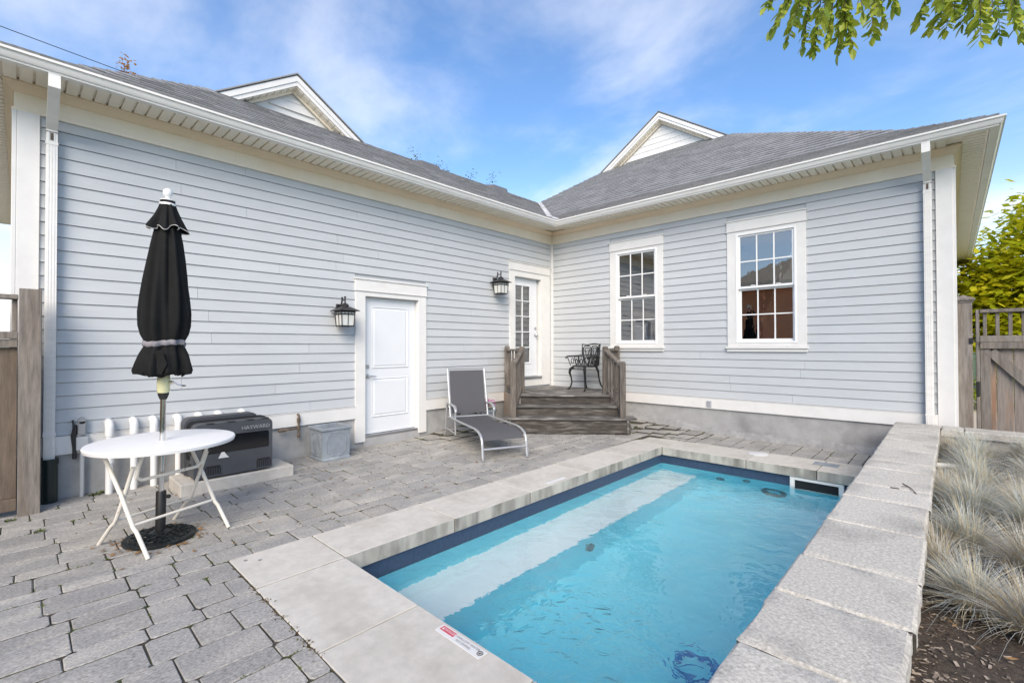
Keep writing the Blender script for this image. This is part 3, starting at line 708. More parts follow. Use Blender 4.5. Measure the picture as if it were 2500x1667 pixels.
b = MB(); b.tube([(-.062, -.495, 1.69), (-.05, -.495, 1.69)], .03, 16); b.lathe([(.012, 0), (.012, .03), (.028, .045), (.03, .06), (.018, .072)], 14); 
b.v[-70:] = [(-.062 + p[2], -.495 + p[0], 1.69 + p[1]) for p in b.v[-70:]]; b.build('door_knob', M['steel'], D2, smooth=True)
b = MB(); b.tube([(-.062, -.495, 1.835), (-.04, -.495, 1.835)], .026, 16); b.build('deadbolt', M['steel'], D2, smooth=True)
# sheer curtain look behind the glazed door: room walls
def room(x0, x1, y0, y1, z0, z1, openside):
    b = MB(); V = [(x0, y0, z0), (x1, y0, z0), (x1, y1, z0), (x0, y1, z0), (x0, y0, z1), (x1, y0, z1), (x1, y1, z1), (x0, y1, z1)]
    fs = {'-z': (0, 1, 2, 3), '+z': (4, 7, 6, 5), '-y': (0, 4, 5, 1), '+x': (1, 5, 6, 2), '+y': (2, 6, 7, 3), '-x': (3, 7, 4, 0)}
    b.add(V, [f for k, f in fs.items() if k != openside]); return b.build('room', M['room'], house)
room(-3.5, -.25, -2.6, -.2, .75, 3.5, '+x')
room(.3, 5.9, .25, 4.2, .75, 3.5, '-y')

# ------------------------------------------------------------------ windows
def window(cx0, cx1, gx0, gx1):
    gz0, gz1, zm = 1.546, 3.188, 2.355
    b = MB().bbox(cx0, gx0 - .045, -.030, .01, 1.448, 3.27, .003); b.bbox(gx1 + .045, cx1, -.030, .01, 1.448, 3.27, .003); b.bbox(gx0 - .045, gx1 + .045, -.0295, .01, 3.235, 3.2695, .003); b.bbox(gx0 - .045, gx1 + .045, -.0295, .01, 1.449, 1.50, .003)
    w = b.build('window', M['white'], house)
    MB().bbox(cx0 - .004, cx1 + .004, -.038, .01, 3.288, 3.432, .003).build('head_board', M['white'], w)
    b = MB().bbox(cx0 - .018, cx1 + .018, -.052, .01, 3.432, 3.452, .004); b.bbox(cx0 - .012, cx1 + .012, -.046, .01, 3.27, 3.288, .004); b.build('head_cap', M['white'], w)
    b = MB().bbox(cx0 - .022, cx1 + .022, -.062, .01, 1.412, 1.448, .004); b.bbox(cx0 - .006, cx1 + .006, -.04, .01, 1.365, 1.411, .003); b.build('sill', M['white'], w)
    # outer frame
    b = MB(); e = .045
    b.bbox(gx0 - e, gx0 - .012, -.036, .10, 1.50, 3.235, .004); b.bbox(gx1 + .012, gx1 + e, -.036, .10, 1.50, 3.235, .004)
    b.bbox(gx0 - .012, gx1 + .012, -.0355, .10, 3.2, 3.2345, .004); b.bbox(gx0 - .012, gx1 + .012, -.0355, .10, 1.5005, 1.53, .004); b.build('frame', M['sash'], w)
    for (z0, z1, y) in ((zm, gz1 + .012, -.012), (1.53, zm, .028)):
        s = MB(); r = .03 if y < 0 else .034
        s.bbox(gx0 - .012, gx0 + r - .012, y, y + .034, z0, z1, .003); s.bbox(gx1 + .012 - r, gx1 + .012, y, y + .034, z0, z1, .003)
        s.bbox(gx0 + r - .012, gx1 - r + .012, y + .0005, y + .0335, z0 + .0005, z0 + .036, .003); s.bbox(gx0 + r - .012, gx1 - r + .012, y + .0005, y + .0335, z1 - .026, z1 - .0005, .003)
        s.build('sash', M['sash'], w)
        a0, a1, c0, c1 = gx0 + r - .012, gx1 - r + .012, z0 + .036, z1 - .026
        for i in range(3):
            for j in range(2):
                MB().box(a0 + (a1 - a0) * i / 3 + .001, a0 + (a1 - a0) * (i + 1) / 3 - .001, y + .014, y + .02, c0 + (c1 - c0) * j / 2 + .001, c0 + (c1 - c0) * (j + 1) / 2 - .001).build('pane', M['glass'], w)
        for i in (1, 2): MB().box(a0 + (a1 - a0) * i / 3 - .009, a0 + (a1 - a0) * i / 3 + .009, y + .004, y + .0135, c0, c1).build('muntin', M['sash'], w)
        MB().box(a0, a1, y + .0045, y + .013, (c0 + c1) / 2 - .009, (c0 + c1) / 2 + .009).build('muntin', M['sash'], w)
    b = MB()
    for xx in (gx0 + .2, gx1 - .2): b.bbox(xx - .03, xx + .03, -.02, .02, zm + .036, zm + .05, .004)
    b.build('sash_lock', M['sash'], w)
    return w
w1 = window(1.448, 2.528, 1.625, 2.370)
w2 = window(3.618, 4.718, 3.795, 4.552)
# gathered roman shade behind the first window
b = MB(); V = []; F = []; nx, nz = 24, 10
for j in range(nz + 1):
    for i in range(nx + 1):
        u, v = i / nx, j / nz; x = 1.62 + .76 * u; sag = .06 * math.sin(u * math.pi) + .03 * math.sin(u * 5 + 1)
        z = 3.2 - (.40 + sag) * v; V.append((x, .10 + .03 * math.sin(v * 9 + u * 3) * v + .012 * math.sin(u * 25), z))
for j in range(nz):
    for i in range(nx): a = j * (nx + 1) + i; F.append((a, a + 1, a + nx + 2, a + nx + 1))
b.add(V, F); b.build('window_shade', M['blind'], w1, smooth=True, ang=80)
# lit pendant in the room
lm = bpy.data.materials.new('lamp_glow'); lm.use_nodes = True; nt = lm.node_tree; pb = nt.nodes['Principled BSDF']; pb.inputs['Emission Color'].default_value = (1, .55, .22, 1); pb.inputs['Emission Strength'].default_value = 2.2
pl = thing('pendant_lamp', 'small lit orange pendant lamp seen through the narrower window', 'lamp', (.95, 2.0, 2.36))
MB().lathe([(.02, 2.44), (.06, 2.43), (.13, 2.385), (.135, 2.375)], 20, (.95, 2.0), cap=False).build('lamp_shade', M['brass'], pl, smooth=True)
MB().lathe([(.125, 2.376), (.09, 2.355), (.03, 2.348)], 20, (.95, 2.0)).build('bulb_cover', lm, pl, smooth=True)
MB().tube([(.95, 2.0, 2.43), (.95, 2.0, 3.49)], .006, 6).build('cord', M['rubber'], pl)

# ------------------------------------------------------------------ wall lanterns
def lantern(y, zc, label):
    t = thing('wall_lantern', label, 'lantern', (0.02, y, zc), group='black wall lanterns beside the doors')
    X = .175
    MB().bbox(.0, .035, y - .055, y + .055, zc - .105, zc + .105, .006).build('back_plate', M['black_metal'], t)
    b = MB(); b.tube([(.03, y, zc + .07), (.07, y, zc + .095), (.09, y, zc + .165), (.09, y, zc + .19)], .011, 10); b.tube([(.09, y, zc + .155), (X, y, zc + .155)], .009, 10); b.tube([(X, y, zc + .09), (X, y, zc + .20)], .010, 10)
    b.lathe([(.016, zc + .185), (.016, zc + .195), (.008, zc + .205)], 10, (X, y)); b.lathe([(.016, zc + .185), (.016, zc + .195), (.008, zc + .2)], 10, (.09, y)); b.build('arm', M['black_metal'], t, smooth=True)
    b = MB(); b.lathe([(.05, zc + .055), (.052, zc + .085), (.02, zc + .11)], 16, (X, y))
    def sq(h, z): return [(X - h, y - h, z), (X + h, y - h, z), (X + h, y + h, z), (X - h, y + h, z)]
    A, B, Cc = sq(.145, zc + .0), sq(.145, zc + .008), sq(.048, zc + .06)
    b.add(A + B + Cc, [(3, 2, 1, 0)] + [(i, (i + 1) % 4, 4 + (i + 1) % 4, 4 + i) for i in range(4)] + [(4 + i, 4 + (i + 1) % 4, 8 + (i + 1) % 4, 8 + i) for i in range(4)] + [(8, 9, 10, 11)])
    b.build('cap', M['black_metal'], t)
    z0, z1 = zc - .205, zc - .001; h0, h1 = .085, .098
    b = MB()
    for sx in (-1, 1):
        for sy in (-1, 1): b.tube([(X + sx * h0, y + sy * h0, z0), (X + sx * h1, y + sy * h1, z1)], .008, 4)
    for z, h in ((z0, h0), (z1 - .045, h1 - .003), (z1 - .008, h1)):
        q = [(X - h, y - h, z), (X + h, y - h, z), (X + h, y + h, z), (X - h, y + h, z)]
        for i in range(4): b.tube([q[i], q[(i + 1) % 4]], .008, 4)
    for (dx, dy) in ((1, 0), (-1, 0), (0, 1), (0, -1)):
        b.tube([(X + dx * h0, y + dy * h0, z0), (X + dx * h1, y + dy * h1, z1)], .006, 4)
        for s_ in (-.5, .5): b.tube([(X + dx * h1 + dy * h1 * s_, y + dy * h1 + dx * h1 * s_, z1), (X + dx * (h1 - .003) + dy * h1 * s_, y + dy * (h1 - .003) + dx * h1 * s_, z1 - .045)], .005, 4)
    b.add([(X - h0, y - h0, z0), (X + h0, y - h0, z0), (X + h0, y + h0, z0), (X - h0, y + h0, z0)], [(0, 1, 2, 3)])
    b.build('cage', M['black_metal'], t)
    for (dx, dy) in ((1, 0), (-1, 0), (0, 1), (0, -1)):
        q = []
        for z, h in ((z0, h0 - .004), (z1, h1 - .004)):
            for s_ in (-1, 1): q.append((X + dx * h + dy * h * s_, y + dy * h + dx * h * s_, z))
        MB().add(q, [(0, 1, 3, 2)]).build('pane', M['frost'], t)
lantern(-4.785, 1.945, 'black square lantern on the wall beside the lower white door')
lantern(-1.735, 2.64, 'black square lantern on the wall beside the glazed porch door')
# ------------------------------------------------------------------ pool
pool = thing('swimming_pool', 'small rectangular pool of turquoise water framed by pale stone coping', 'pool', (2.65, -6.87, 0))
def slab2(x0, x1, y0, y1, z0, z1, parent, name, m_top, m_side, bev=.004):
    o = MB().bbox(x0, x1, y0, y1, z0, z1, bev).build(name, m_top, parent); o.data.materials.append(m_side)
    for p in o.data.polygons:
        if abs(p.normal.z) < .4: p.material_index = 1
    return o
G_ = .008
ys = [-6.87, -6.30, -5.32, -4.34, -3.34, -2.30, -.855]
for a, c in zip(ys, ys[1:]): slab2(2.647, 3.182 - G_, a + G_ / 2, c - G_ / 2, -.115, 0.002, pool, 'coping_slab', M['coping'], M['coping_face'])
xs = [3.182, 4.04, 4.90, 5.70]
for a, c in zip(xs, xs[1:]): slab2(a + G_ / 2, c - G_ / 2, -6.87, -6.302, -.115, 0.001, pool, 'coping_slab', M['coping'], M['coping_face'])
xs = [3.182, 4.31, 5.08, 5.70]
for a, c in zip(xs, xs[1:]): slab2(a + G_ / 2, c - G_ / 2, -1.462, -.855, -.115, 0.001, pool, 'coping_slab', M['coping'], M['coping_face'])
BX, BZ, FZ, WZ = 3.67, -.62, -1.17, -.235
def quadmb(*p): return MB().add(list(p), [(0, 1, 2, 3)])
b = MB()
b.add([(PX0, PY0, BZ), (PX0, PY1, BZ), (PX0, PY1, -.11), (PX0, PY0, -.11)], [(0, 1, 2, 3)])                     # left wall
b.add([(BX, PY1, FZ), (PX1, PY1, FZ), (PX1, PY1, -.11), (BX, PY1, -.11)], [(0, 1, 2, 3)]); b.add([(PX0, PY1, BZ), (BX, PY1, BZ), (BX, PY1, -.11), (PX0, PY1, -.11)], [(0, 1, 2, 3)])
b.add([(BX, PY0, FZ), (PX1, PY0, FZ), (PX1, PY0, -.11), (BX, PY0, -.11)], [(3, 2, 1, 0)]); b.add([(PX0, PY0, BZ), (BX, PY0, BZ), (BX, PY0, -.11), (PX0, PY0, -.11)], [(3, 2, 1, 0)])
b.add([(PX1, PY0, FZ), (PX1, PY1, FZ), (PX1, PY1, -.11), (PX1, PY0, -.11)], [(3, 2, 1, 0)])
b.build('pool_wall', M['liner'], pool)
quadmb((BX, PY0, FZ), (PX1, PY0, FZ), (PX1, PY1, FZ), (BX, PY1, FZ)).build('pool_floor', M['liner'], pool)
b = MB(); b.add([(PX0, PY0, BZ), (BX, PY0, BZ), (BX, PY1, BZ), (PX0, PY1, BZ)], [(0, 1, 2, 3)]); bench = b.build('pool_bench', M['bench'], pool)
quadmb((BX, PY0, FZ), (BX, PY1, FZ), (BX, PY1, BZ), (BX, PY0, BZ)).build('bench_face', M['liner'], bench)
e = .003
b = MB(); b.box(PX0, PX0 + e, PY0, PY1, -.262, -.116); b.box(PX0 + e, PX1 - e, PY1 - e, PY1, -.262, -.116); b.box(PX0 + e, PX1 - e, PY0, PY0 + e, -.262, -.116); b.box(PX1 - e, PX1, PY0, PY1, -.262, -.116)
b.build('liner_border', M['band'], pool)
def ring(c, r0, r1, d, axis, name, mt, n=28, ribs=0):
    b = MB()
    prof_ = [(r0, 0), (r0, d), ((r0 + r1) / 2, d * 1.3), (r1, d), (r1, 0)]
    V = []; F = []
    for k in range(n):
        a = 2 * math.pi * k / n
        for (r_, h) in prof_:
            p = (r_ * math.cos(a), r_ * math.sin(a), h)
            V.append((c[0] + p[0], c[1] - p[2], c[2] + p[1]) if axis == 1 else ((c[0] + p[2], c[1] + p[0], c[2] + p[1]) if axis == 0 else (c[0] + p[0], c[1] + p[1], c[2] + p[2])))
    m = len(prof_)
    for k in range(n):
        for i in range(m - 1): F.append((k * m + i, ((k + 1) % n) * m + i, ((k + 1) % n) * m + i + 1, k * m + i + 1))
    b.add(V, F)
    return b.build(name, mt, pool, smooth=True, ang=40)
ring((3.975, PY1, -.53), .02, .05, .02, 1, 'return_jet', M['jet']); ring((4.307, PY1, -.40), .02, .05, .02, 1, 'return_jet', M['jet'])
ring((4.62, PY1, -.66), .085, .14, .03, 1, 'suction_grille', M['jet']); ring((BX, -4.06, -.85), .03, .065, .025, 0, 'return_jet', M['jet'])
b = MB().bbox(4.80, 5.34, PY1 - .03, PY1, -.155, -.118, .004); b.bbox(4.80, 4.85, PY1 - .03, PY1, -.34, -.156, .004); b.bbox(5.29, 5.34, PY1 - .03, PY1, -.34, -.156, .004); b.bbox(4.85, 5.29, PY1 - .029, PY1, -.34, -.31, .004)
sk = b.build('skimmer', M['pvc'], pool); MB().box(4.85, 5.29, PY1 - .008, PY1 - .002, -.31, -.156).build('skimmer_mouth', M['rubber'], sk)
ring((4.96, -4.72, FZ), .10, .15, .05, 2, 'drain_ring', M['blue']); MB().lathe([(.10, FZ + .004), (.10, FZ + .02), (.0, FZ + .03)], 20, (4.96, -4.72)).build('drain_cover', M['liner'], pool, smooth=True)
MB().lathe([(.125, .002), (.125, .006), (.11, .010), (0.001, .010)], 28, (4.33, -1.02)).build('skimmer_lid', M['sign'], pool, smooth=True)
MB().bbox(4.98, 5.24, -1.16, -.98, .0, .006, .002).build('grey_tile', M['planter'], pool)
MB().bbox(3.085, 3.14, -4.02, -3.70, .002, .005, .001).build('depth_label', M['sign'], pool)
for (x, y) in ((2.80, -6.72), (2.735, -6.79)): MB().lathe([(.012, .002), (.012, .005), (.003, .005)], 12, (x, y)).build('anchor_plug', M['steel'], pool)
# water
wm = bpy.data.materials.new('pool_water'); wm.use_nodes = True; nt = wm.node_tree; nt.nodes.clear(); L = nt.links.new; N = nt.nodes.new
gl = N('ShaderNodeBsdfGlass'); gl.inputs['IOR'].default_value = 1.33; gl.inputs['Roughness'].default_value = 0; gl.inputs['Color'].default_value = (.95, 1., 1., 1)
tcn = N('ShaderNodeTexCoord'); nz = N('ShaderNodeTexNoise'); nz.inputs['Scale'].default_value = 3.2; nz.inputs['Detail'].default_value = 3; nz.inputs['Distortion'].default_value = .6; L(tcn.outputs['Object'], nz.inputs['Vector'])
nf = N('ShaderNodeTexNoise'); nf.inputs['Scale'].default_value = 9; nf.inputs['Detail'].default_value = 2; nf.inputs['Distortion'].default_value = 1.0; L(tcn.outputs['Object'], nf.inputs['Vector'])
vd = N('ShaderNodeVectorMath'); vd.operation = 'DISTANCE'; L(tcn.outputs['Object'], vd.inputs[0]); vd.inputs[1].default_value = (4.62, -5.58, WZ)
fall = N('ShaderNodeMapRange'); fall.inputs['From Min'].default_value = .1; fall.inputs['From Max'].default_value = .85; fall.inputs['To Min'].default_value = 1; fall.inputs['To Max'].default_value = 0; fall.interpolation_type = 'SMOOTHSTEP'; L(vd.outputs['Value'], fall.inputs['Value'])
def mth(op, a, b_):
    n = N('ShaderNodeMath'); n.operation = op
    for i, v in enumerate((a, b_)):
        if isinstance(v, (int, float)): n.inputs[i].default_value = v
        else: L(v, n.inputs[i])
    return n.outputs[0]
wv = mth('SINE', mth('ADD', mth('MULTIPLY', vd.outputs['Value'], 44.), mth('MULTIPLY', nz.outputs['Fac'], 14.)), 0)
amp = mth('ADD', mth('MULTIPLY', fall.outputs[0], .026), .0042)
h = mth('ADD', mth('MULTIPLY', nz.outputs['Fac'], .016), mth('ADD', mth('MULTIPLY', nf.outputs['Fac'], amp), mth('MULTIPLY', wv, mth('MULTIPLY', fall.outputs[0], .0030))))
bp = N('ShaderNodeBump'); bp.inputs['Strength'].default_value = 1; bp.inputs['Distance'].default_value = 1.; L(h, bp.inputs['Height']); L(bp.outputs[0], gl.inputs['Normal'])
gs_ = N('ShaderNodeBsdfGlossy'); gs_.inputs['Roughness'].default_value = 0.; L(bp.outputs[0], gs_.inputs['Normal'])
fr_ = N('ShaderNodeFresnel'); fr_.inputs['IOR'].default_value = 1.14; L(bp.outputs[0], fr_.inputs['Normal'])
mx_ = N('ShaderNodeMixShader'); L(fr_.outputs[0], mx_.inputs[0]); L(gl.outputs[0], mx_.inputs[1]); L(gs_.outputs[0], mx_.inputs[2])
ou = N('ShaderNodeOutputMaterial'); L(mx_.outputs[0], ou.inputs[0])
wt = MB().add([(PX0 - .0, PY0, WZ), (PX1, PY0, WZ), (PX1, PY1, WZ), (PX0, PY1, WZ)], [(0, 1, 2, 3)]).build('water', wm); wt['kind'] = 'structure'
# danger plate on the coping
sg = thing('warning_plate', 'thin white warning plate lettered DANGER on the near pool edge', 'sign', (4.46, -6.355, .002))
pl_ = MB().bbox(4.297, 4.628, -6.384, -6.322, .002, .006, .001).build('plate', M['sign'], sg)
MB().box(4.310, 4.415, -6.362, -6.330, .006, .0068).build('red_panel', M['red'], sg)
T = lambda x, y, z=.0075: Matrix.Translation((x, y, z))
text_mb('DANGER', .024, T(4.372, -6.346)).build('lettering', M['sign'], sg)
MB().add([(4.316, -6.354, .0074), (4.334, -6.354, .0074), (4.325, -6.337, .0074)], [(0, 1, 2)]).build('warning_triangle', M['sign'], sg)
text_mb('SHALLOW WATER', .020, T(4.508, -6.341, .0068)).build('lettering', M['ink'], sg); text_mb('NO DIVING', .020, T(4.495, -6.364, .0068)).build('lettering', M['ink'], sg)
b = MB(); q = [(4.606 + .015 * math.cos(a * math.pi / 8), -6.353 + .015 * math.sin(a * math.pi / 8), .0072) for a in range(16)]; b.tube(q, .0014, 5, closed=True)
for a in range(0, 8, 2): b.tube([q[a], q[a + 8]], .001, 4)
b.build('no_diving_symbol', M['ink'], sg)

# ------------------------------------------------------------------ raised wall and planter
CW0, CW1, CZ = 5.712, 6.132, .49
rw = thing('retaining_wall', 'low block wall with wide concrete cap stones along the pool', 'wall', (5.92, -4, -.1))
yj = [-.19, -.75, -1.22, -1.63, -2.25, -2.85, -3.19, -3.78, -4.16, -4.74, -5.345, -5.776, -6.224, -6.75, -7.25, -7.8, -8.4, -9.0]
crs = random.Random(11)
def rough_cap(x0, x1, y0, y1, parent):
    """cap stone with rounded, chipped upper edges"""
    def cuts(a, c): n_ = max(3, int((c - a) / .05)); return [a, a + .011] + [a + .011 + (c - a - .022) * k / n_ for k in range(1, n_)] + [c - .011, c]
    gx, gy = cuts(x0, x1), cuts(y0, y1); nx, ny = len(gx) - 1, len(gy) - 1; V = []; F = []
    for j in range(ny + 1):
        for i in range(nx + 1):
            x, y = gx[i], gy[j]; ed = i in (0, nx) or j in (0, ny); e2 = i in (1, nx - 1) or j in (1, ny - 1)
            dz = -.007 - .007 * crs.random() ** 2 if ed else (-.002 * crs.random() if e2 else mnoise.noise((x * 6, y * 6, 1)) * .0015)
            if ed and crs.random() < .10: dz -= .008
            V.append((x + (crs.uniform(-.003, .003) if ed else 0), y + (crs.uniform(-.003, .003) if ed else 0), CZ + dz))
    for j in range(ny):
        for i in range(nx): a = j * (nx + 1) + i; F.append((a, a + 1, a + nx + 2, a + nx + 1))
    rim = list(range(nx + 1)) + [(j + 1) * (nx + 1) - 1 for j in range(1, ny + 1)] + [ny * (nx + 1) + i for i in range(nx - 1, -1, -1)] + [j * (nx + 1) for j in range(ny - 1, 0, -1)]
    base = len(V); V += [(V[k][0], V[k][1], CZ - .078) for k in rim]; n = len(rim)
    for k in range(n): F.append((rim[k], base + k, base + (k + 1) % n, rim[(k + 1) % n]))
    o = MB().add(V, F).build('cap_stone', M['cap'], parent, smooth=True, ang=30); o.data.materials.append(M['bed'])      # dirt in the joints
    ax_ = 1 if parent is rw else 0
    for p in o.data.polygons:
        if abs(p.normal[ax_]) > .8: p.material_index = 1
    return o
for a, c in zip(yj, yj[1:]): rough_cap(CW0 + crs.uniform(-.004, .004), CW1 + crs.uniform(-.004, .006), c + .003, a - .003, rw)
for rowz, of in ((-.12, 0), (.06, .2), (.235, .05)):
    y = -9.0 - of
    while y < -.25:
        y1 = min(y + .40, -.23); MB().bbox(5.735, 6.10, y + .003, y1 - .003, rowz, rowz + .172, .010).build('wall_block', M['block'], rw); y += .40
bw = thing('retaining_wall', 'short back wall of the planter capped in concrete before the gate', 'wall', (7.2, -.36, -.1))
xj = [6.140, 6.336, 6.90, 7.5, 8.1, 8.7, 9.3]
for a, c in zip(xj, xj[1:]): rough_cap(a + .004, c - .004, -.535, -.195, bw)
for rowz, of in ((-.12, 0), (.06, .2), (.235, .05)):
    x = 6.115 - of
    while x < 9.3:
        x0 = max(x, 6.105); MB().bbox(x0 + .003, x + .397, -.50, -.23, rowz, rowz + .172, .010).build('wall_block', M['block'], bw); x += .40
# soil
b = MB(); V = []; F = []; nx, ny = 60, 150
SX0, SX1, SY0, SY1 = 6.09, 9.4, -9.6, -.48
def soilz(x, y): return .285 + .03 * mnoise.noise((x * 1.5, y * 1.5, 0)) + .018 * mnoise.noise((x * 9, y * 9, 5))
for j in range(ny + 1):
    for i in range(nx + 1): u = (i / nx) ** 1.6; x = SX0 + (SX1 - SX0) * u; y = SY0 + (SY1 - SY0) * j / ny; V.append((x, y, soilz(x, y)))
for j in range(ny):
    for i in range(nx): a = j * (nx + 1) + i; F.append((a, a + 1, a + nx + 2, a + nx + 1))
so = b.add(V, F).build('soil', M['soil'], smooth=True, ang=80); so['kind'] = 'structure'
# mulch chips
mr_ = random.Random(4); chip = MB()
for i in range(6500):
    x = 6.12 + mr_.random() ** 1.5 * 1.3; y = mr_.uniform(-6.6, -.6); z = soilz(x, y) + .004; l = mr_.uniform(.003, .014); w = l * mr_.uniform(.15, .5); a = mr_.uniform(0, 6.3); t = mr_.uniform(-.4, .4)
    ux, uy = math.cos(a), math.sin(a)
    chip.add([(x - ux * l - uy * w, y - uy * l + ux * w, z), (x + ux * l - uy * w, y + uy * l + ux * w, z + t * l), (x + ux * l + uy * w, y + uy * l - ux * w, z + t * l), (x - ux * l + uy * w, y - uy * l - ux * w, z + .002)], [(0, 1, 2, 3)])
ch = chip.build('mulch', leafmat('mulch_chip', (.05, .036, .026), (.42, .34, .26), .0)); ch['kind'] = 'stuff'
# fescue clumps
def clump(x, y, r, hgt, n, mt, seed, lean=(0, 0)):
    rs = random.Random(seed); b = MB(); al = []
    z0 = soilz(x, y) - .01
    for i in range(n):
        a = rs.uniform(0, 6.283); q = rs.random() ** .7; L_ = hgt * rs.uniform(.65, 1.2); out = q * rs.uniform(.75, 1.15)
        bx, by = x + math.cos(a) * r * .22 * rs.random(), y + math.sin(a) * r * .22 * rs.random()
        dx, dy = math.cos(a) * out + lean[0], math.sin(a) * out + lean[1]; w = rs.uniform(.0012, .0022); V = []
        sx, sy = -math.sin(a) * w, math.cos(a) * w; K = 5; cu = rs.gauss(0, .5); dq = rs.uniform(.45, .95)
        for k in range(K + 1):
            t = k / K; rr = t * (.35 + .65 * t) * L_ * .95; hz_ = L_ * (t * 1.02 - out * dq * t * t); cx2 = -dy * cu * t * t * L_; cy2 = dx * cu * t * t * L_
            px_, py_ = bx + dx * rr + cx2, by + dy * rr + cy2; pz = max(z0 + hz_, soilz(px_, py_) + .006 + .02 * t); ww = (1 - t * .85)
            V += [(px_ - sx * ww, py_ - sy * ww, pz), (px_ + sx * ww, py_ + sy * ww, pz)]; al += [t, t]
        b.add(V, [(2 * k, 2 * k + 1, 2 * k + 3, 2 * k + 2) for k in range(K)])
    return b, al
def put_clump(x, y, r, hgt, n, mt, seed, label, lean=(0, 0)):
    t = thing('fescue_clump', label, 'grass clump', (x, y, soilz(x, y)), group='ornamental grass clumps in the planter')
    b, al = clump(x, y, r, hgt, n, mt, seed, lean); o = b.build('blades', M[mt], t)
    at = o.data.attributes.new('along', 'FLOAT', 'POINT'); at.data.foreach_set('value', al)
clumps = [

 (6.36, -.98, .3, .30, 620, 'fescue', 'blue grass clump in the far corner of the planter'),
 (6.78, -.95, .3, .30, 560, 'fescue', 'blue grass clump against the back wall cap, right of the corner one'),
 (6.42, -1.55, .3, .30, 620, 'fescue', 'second blue grass clump along the pool wall from the back'),
 (6.86, -1.55, .3, .30, 420, 'fescue_tan', 'tan grass clump right of the second blue one near the back'),
 (6.36, -2.15, .3, .31, 640, 'fescue', 'third blue grass clump along the pool wall, behind the white pipe'),
 (6.74, -2.2, .3, .30, 520, 'fescue', 'blue grass clump right of the white pipe at the frame edge'),
 (6.38, -2.85, .3, .31, 640, 'fescue', 'large blue grass clump just in front of the white pipe'),
 (6.72, -2.9, .3, .30, 480, 'fescue_tan', 'tan grass clump at the frame edge in the middle of the planter'),
 (6.33, -3.48, .3, .31, 620, 'fescue', 'blue grass clump hugging the cap stones in mid planter'),
 (6.60, -3.70, .3, .31, 560, 'fescue', 'blue grass clump at the frame edge, third nearest'),
 (6.29, -4.22, .28, .31, 560, 'fescue', 'blue and tan grass clump with long blades over the cap edge'),
 (6.52, -4.45, .28, .30, 560, 'fescue_tan', 'dry tan grass clump sprawling at the right frame edge'),
 (6.30, -4.98, .24, .27, 460, 'fescue', 'nearest blue grass clump above the bare soil'),
 (6.22, -1.25, .28, .28, 420, 'fescue_tan', 'tan grass clump tight against the cap stones near the far corner'),
 (6.20, -3.15, .28, .28, 420, 'fescue_tan', 'tan grass clump tight against the cap stones in mid planter'),
 (6.56, -3.25, .28, .30, 480, 'fescue_tan', 'tan grass clump between the blue ones in mid planter'),
 (6.46, -5.12, .26, .27, 460, 'fescue_tan', 'nearest tan grass clump at the right frame edge'),
 (6.18, -4.62, .24, .26, 380, 'fescue_tan', 'tan grass clump tight against the cap stones near the bare soil')]
for i, (x, y, r, hh, n, mt, lb) in enumerate(clumps): put_clump(x, y, r, hh * 1.03, int(n * 2.15), mt, 100 + i, lb, (-.1, .06))
pp = thing('plastic_pipe', 'short white plastic pipe lying among the blue grass', 'pipe', (6.2, -2.45, .33))
MB().tube([(6.10, -2.16, .375), (6.24, -2.13, .375), (6.36, -2.10, .36)], .024, 12).build('tube', M['pvc'], pp, smooth=True)

# ------------------------------------------------------------------ gate and fences
def wbox(name, parent, x0, x1, y0, y1, z0, z1, mt='wood', bev=.004): return MB().bbox(x0, x1, y0, y1, z0, z1, bev).build(name, M[mt], parent)
gp = thing('fence_post', 'tall grey wooden gate post with a pyramid cap by the house corner', 'post', (6.35, .12, 0))
wbox('shaft', gp, 6.272, 6.424, .05, .202, -.2, 2.0)
b = MB().bbox(6.245, 6.451, .023, .229, 2.0, 2.03, .004); b.add([(6.255, .033, 2.03), (6.441, .033, 2.03), (6.441, .219, 2.03), (6.255, .219, 2.03), (6.348, .126, 2.075)], [(0, 1, 4), (1, 2, 4), (2, 3, 4), (3, 0, 4)]); b.bbox(6.262, 6.434, .04, .212, 1.975, 1.9995, .003); b.build('cap', M['wood'], gp)
gt = thing('wooden_gate', 'weathered wooden gate with baluster top and diagonal brace', 'gate', (7.0, .12, 0))
wbox('stile', gt, 6.452, 6.484, .07, .16, .15, 1.885); wbox('stile', gt, 7.55, 7.60, .07, .16, .15, 1.885)
wbox('top_rail', gt, 6.486, 7.55, .06, .17, 1.845, 1.885); wbox('middle_rail', gt, 6.486, 7.55, .065, .165, 1.495, 1.57); wbox('middle_rail', gt, 6.4865, 7.55, .05, .10, 1.415, 1.493)
for i in range(10): x = 6.515 + i * .105; wbox('baluster', gt, x, x + .033, .10, .133, 1.571, 1.844)
xb = 6.487
for i in range(8):
    wbox('board', gt, xb, xb + .135, .112, .135, .12, 1.414, 'wood_red', .003); xb += .139
wbox('upright', gt, 6.487, 6.575, .07, .111, .15, 1.414)
b = MB(); p0, p1 = Vector((6.576, 0, 1.413)), Vector((7.5, 0, .25)); dr = (p1 - p0).normalized(); nn = Vector((dr.z, 0, -dr.x)) * .05
b.prism([(p0.x + nn.x, p0.z + nn.z - .03), (p0.x - nn.x, p0.z - nn.z - .03), (p1.x - nn.x, p1.z - nn.z), (p1.x + nn.x, p1.z + nn.z)], 1, .068, .1105); b.build('brace', M['wood'], gt)
b = MB().bbox(6.395, 6.43, .035, .05, 1.475, 1.545, .004); b.tube([(6.41, .03, 1.50), (6.50, .045, 1.49)], .006, 6); b.build('latch', M['black_metal'], gt)
MB().bbox(6.452, 6.482, .052, .07, .84, 1.02, .006).build('pull_handle', M['black_metal'], gt)
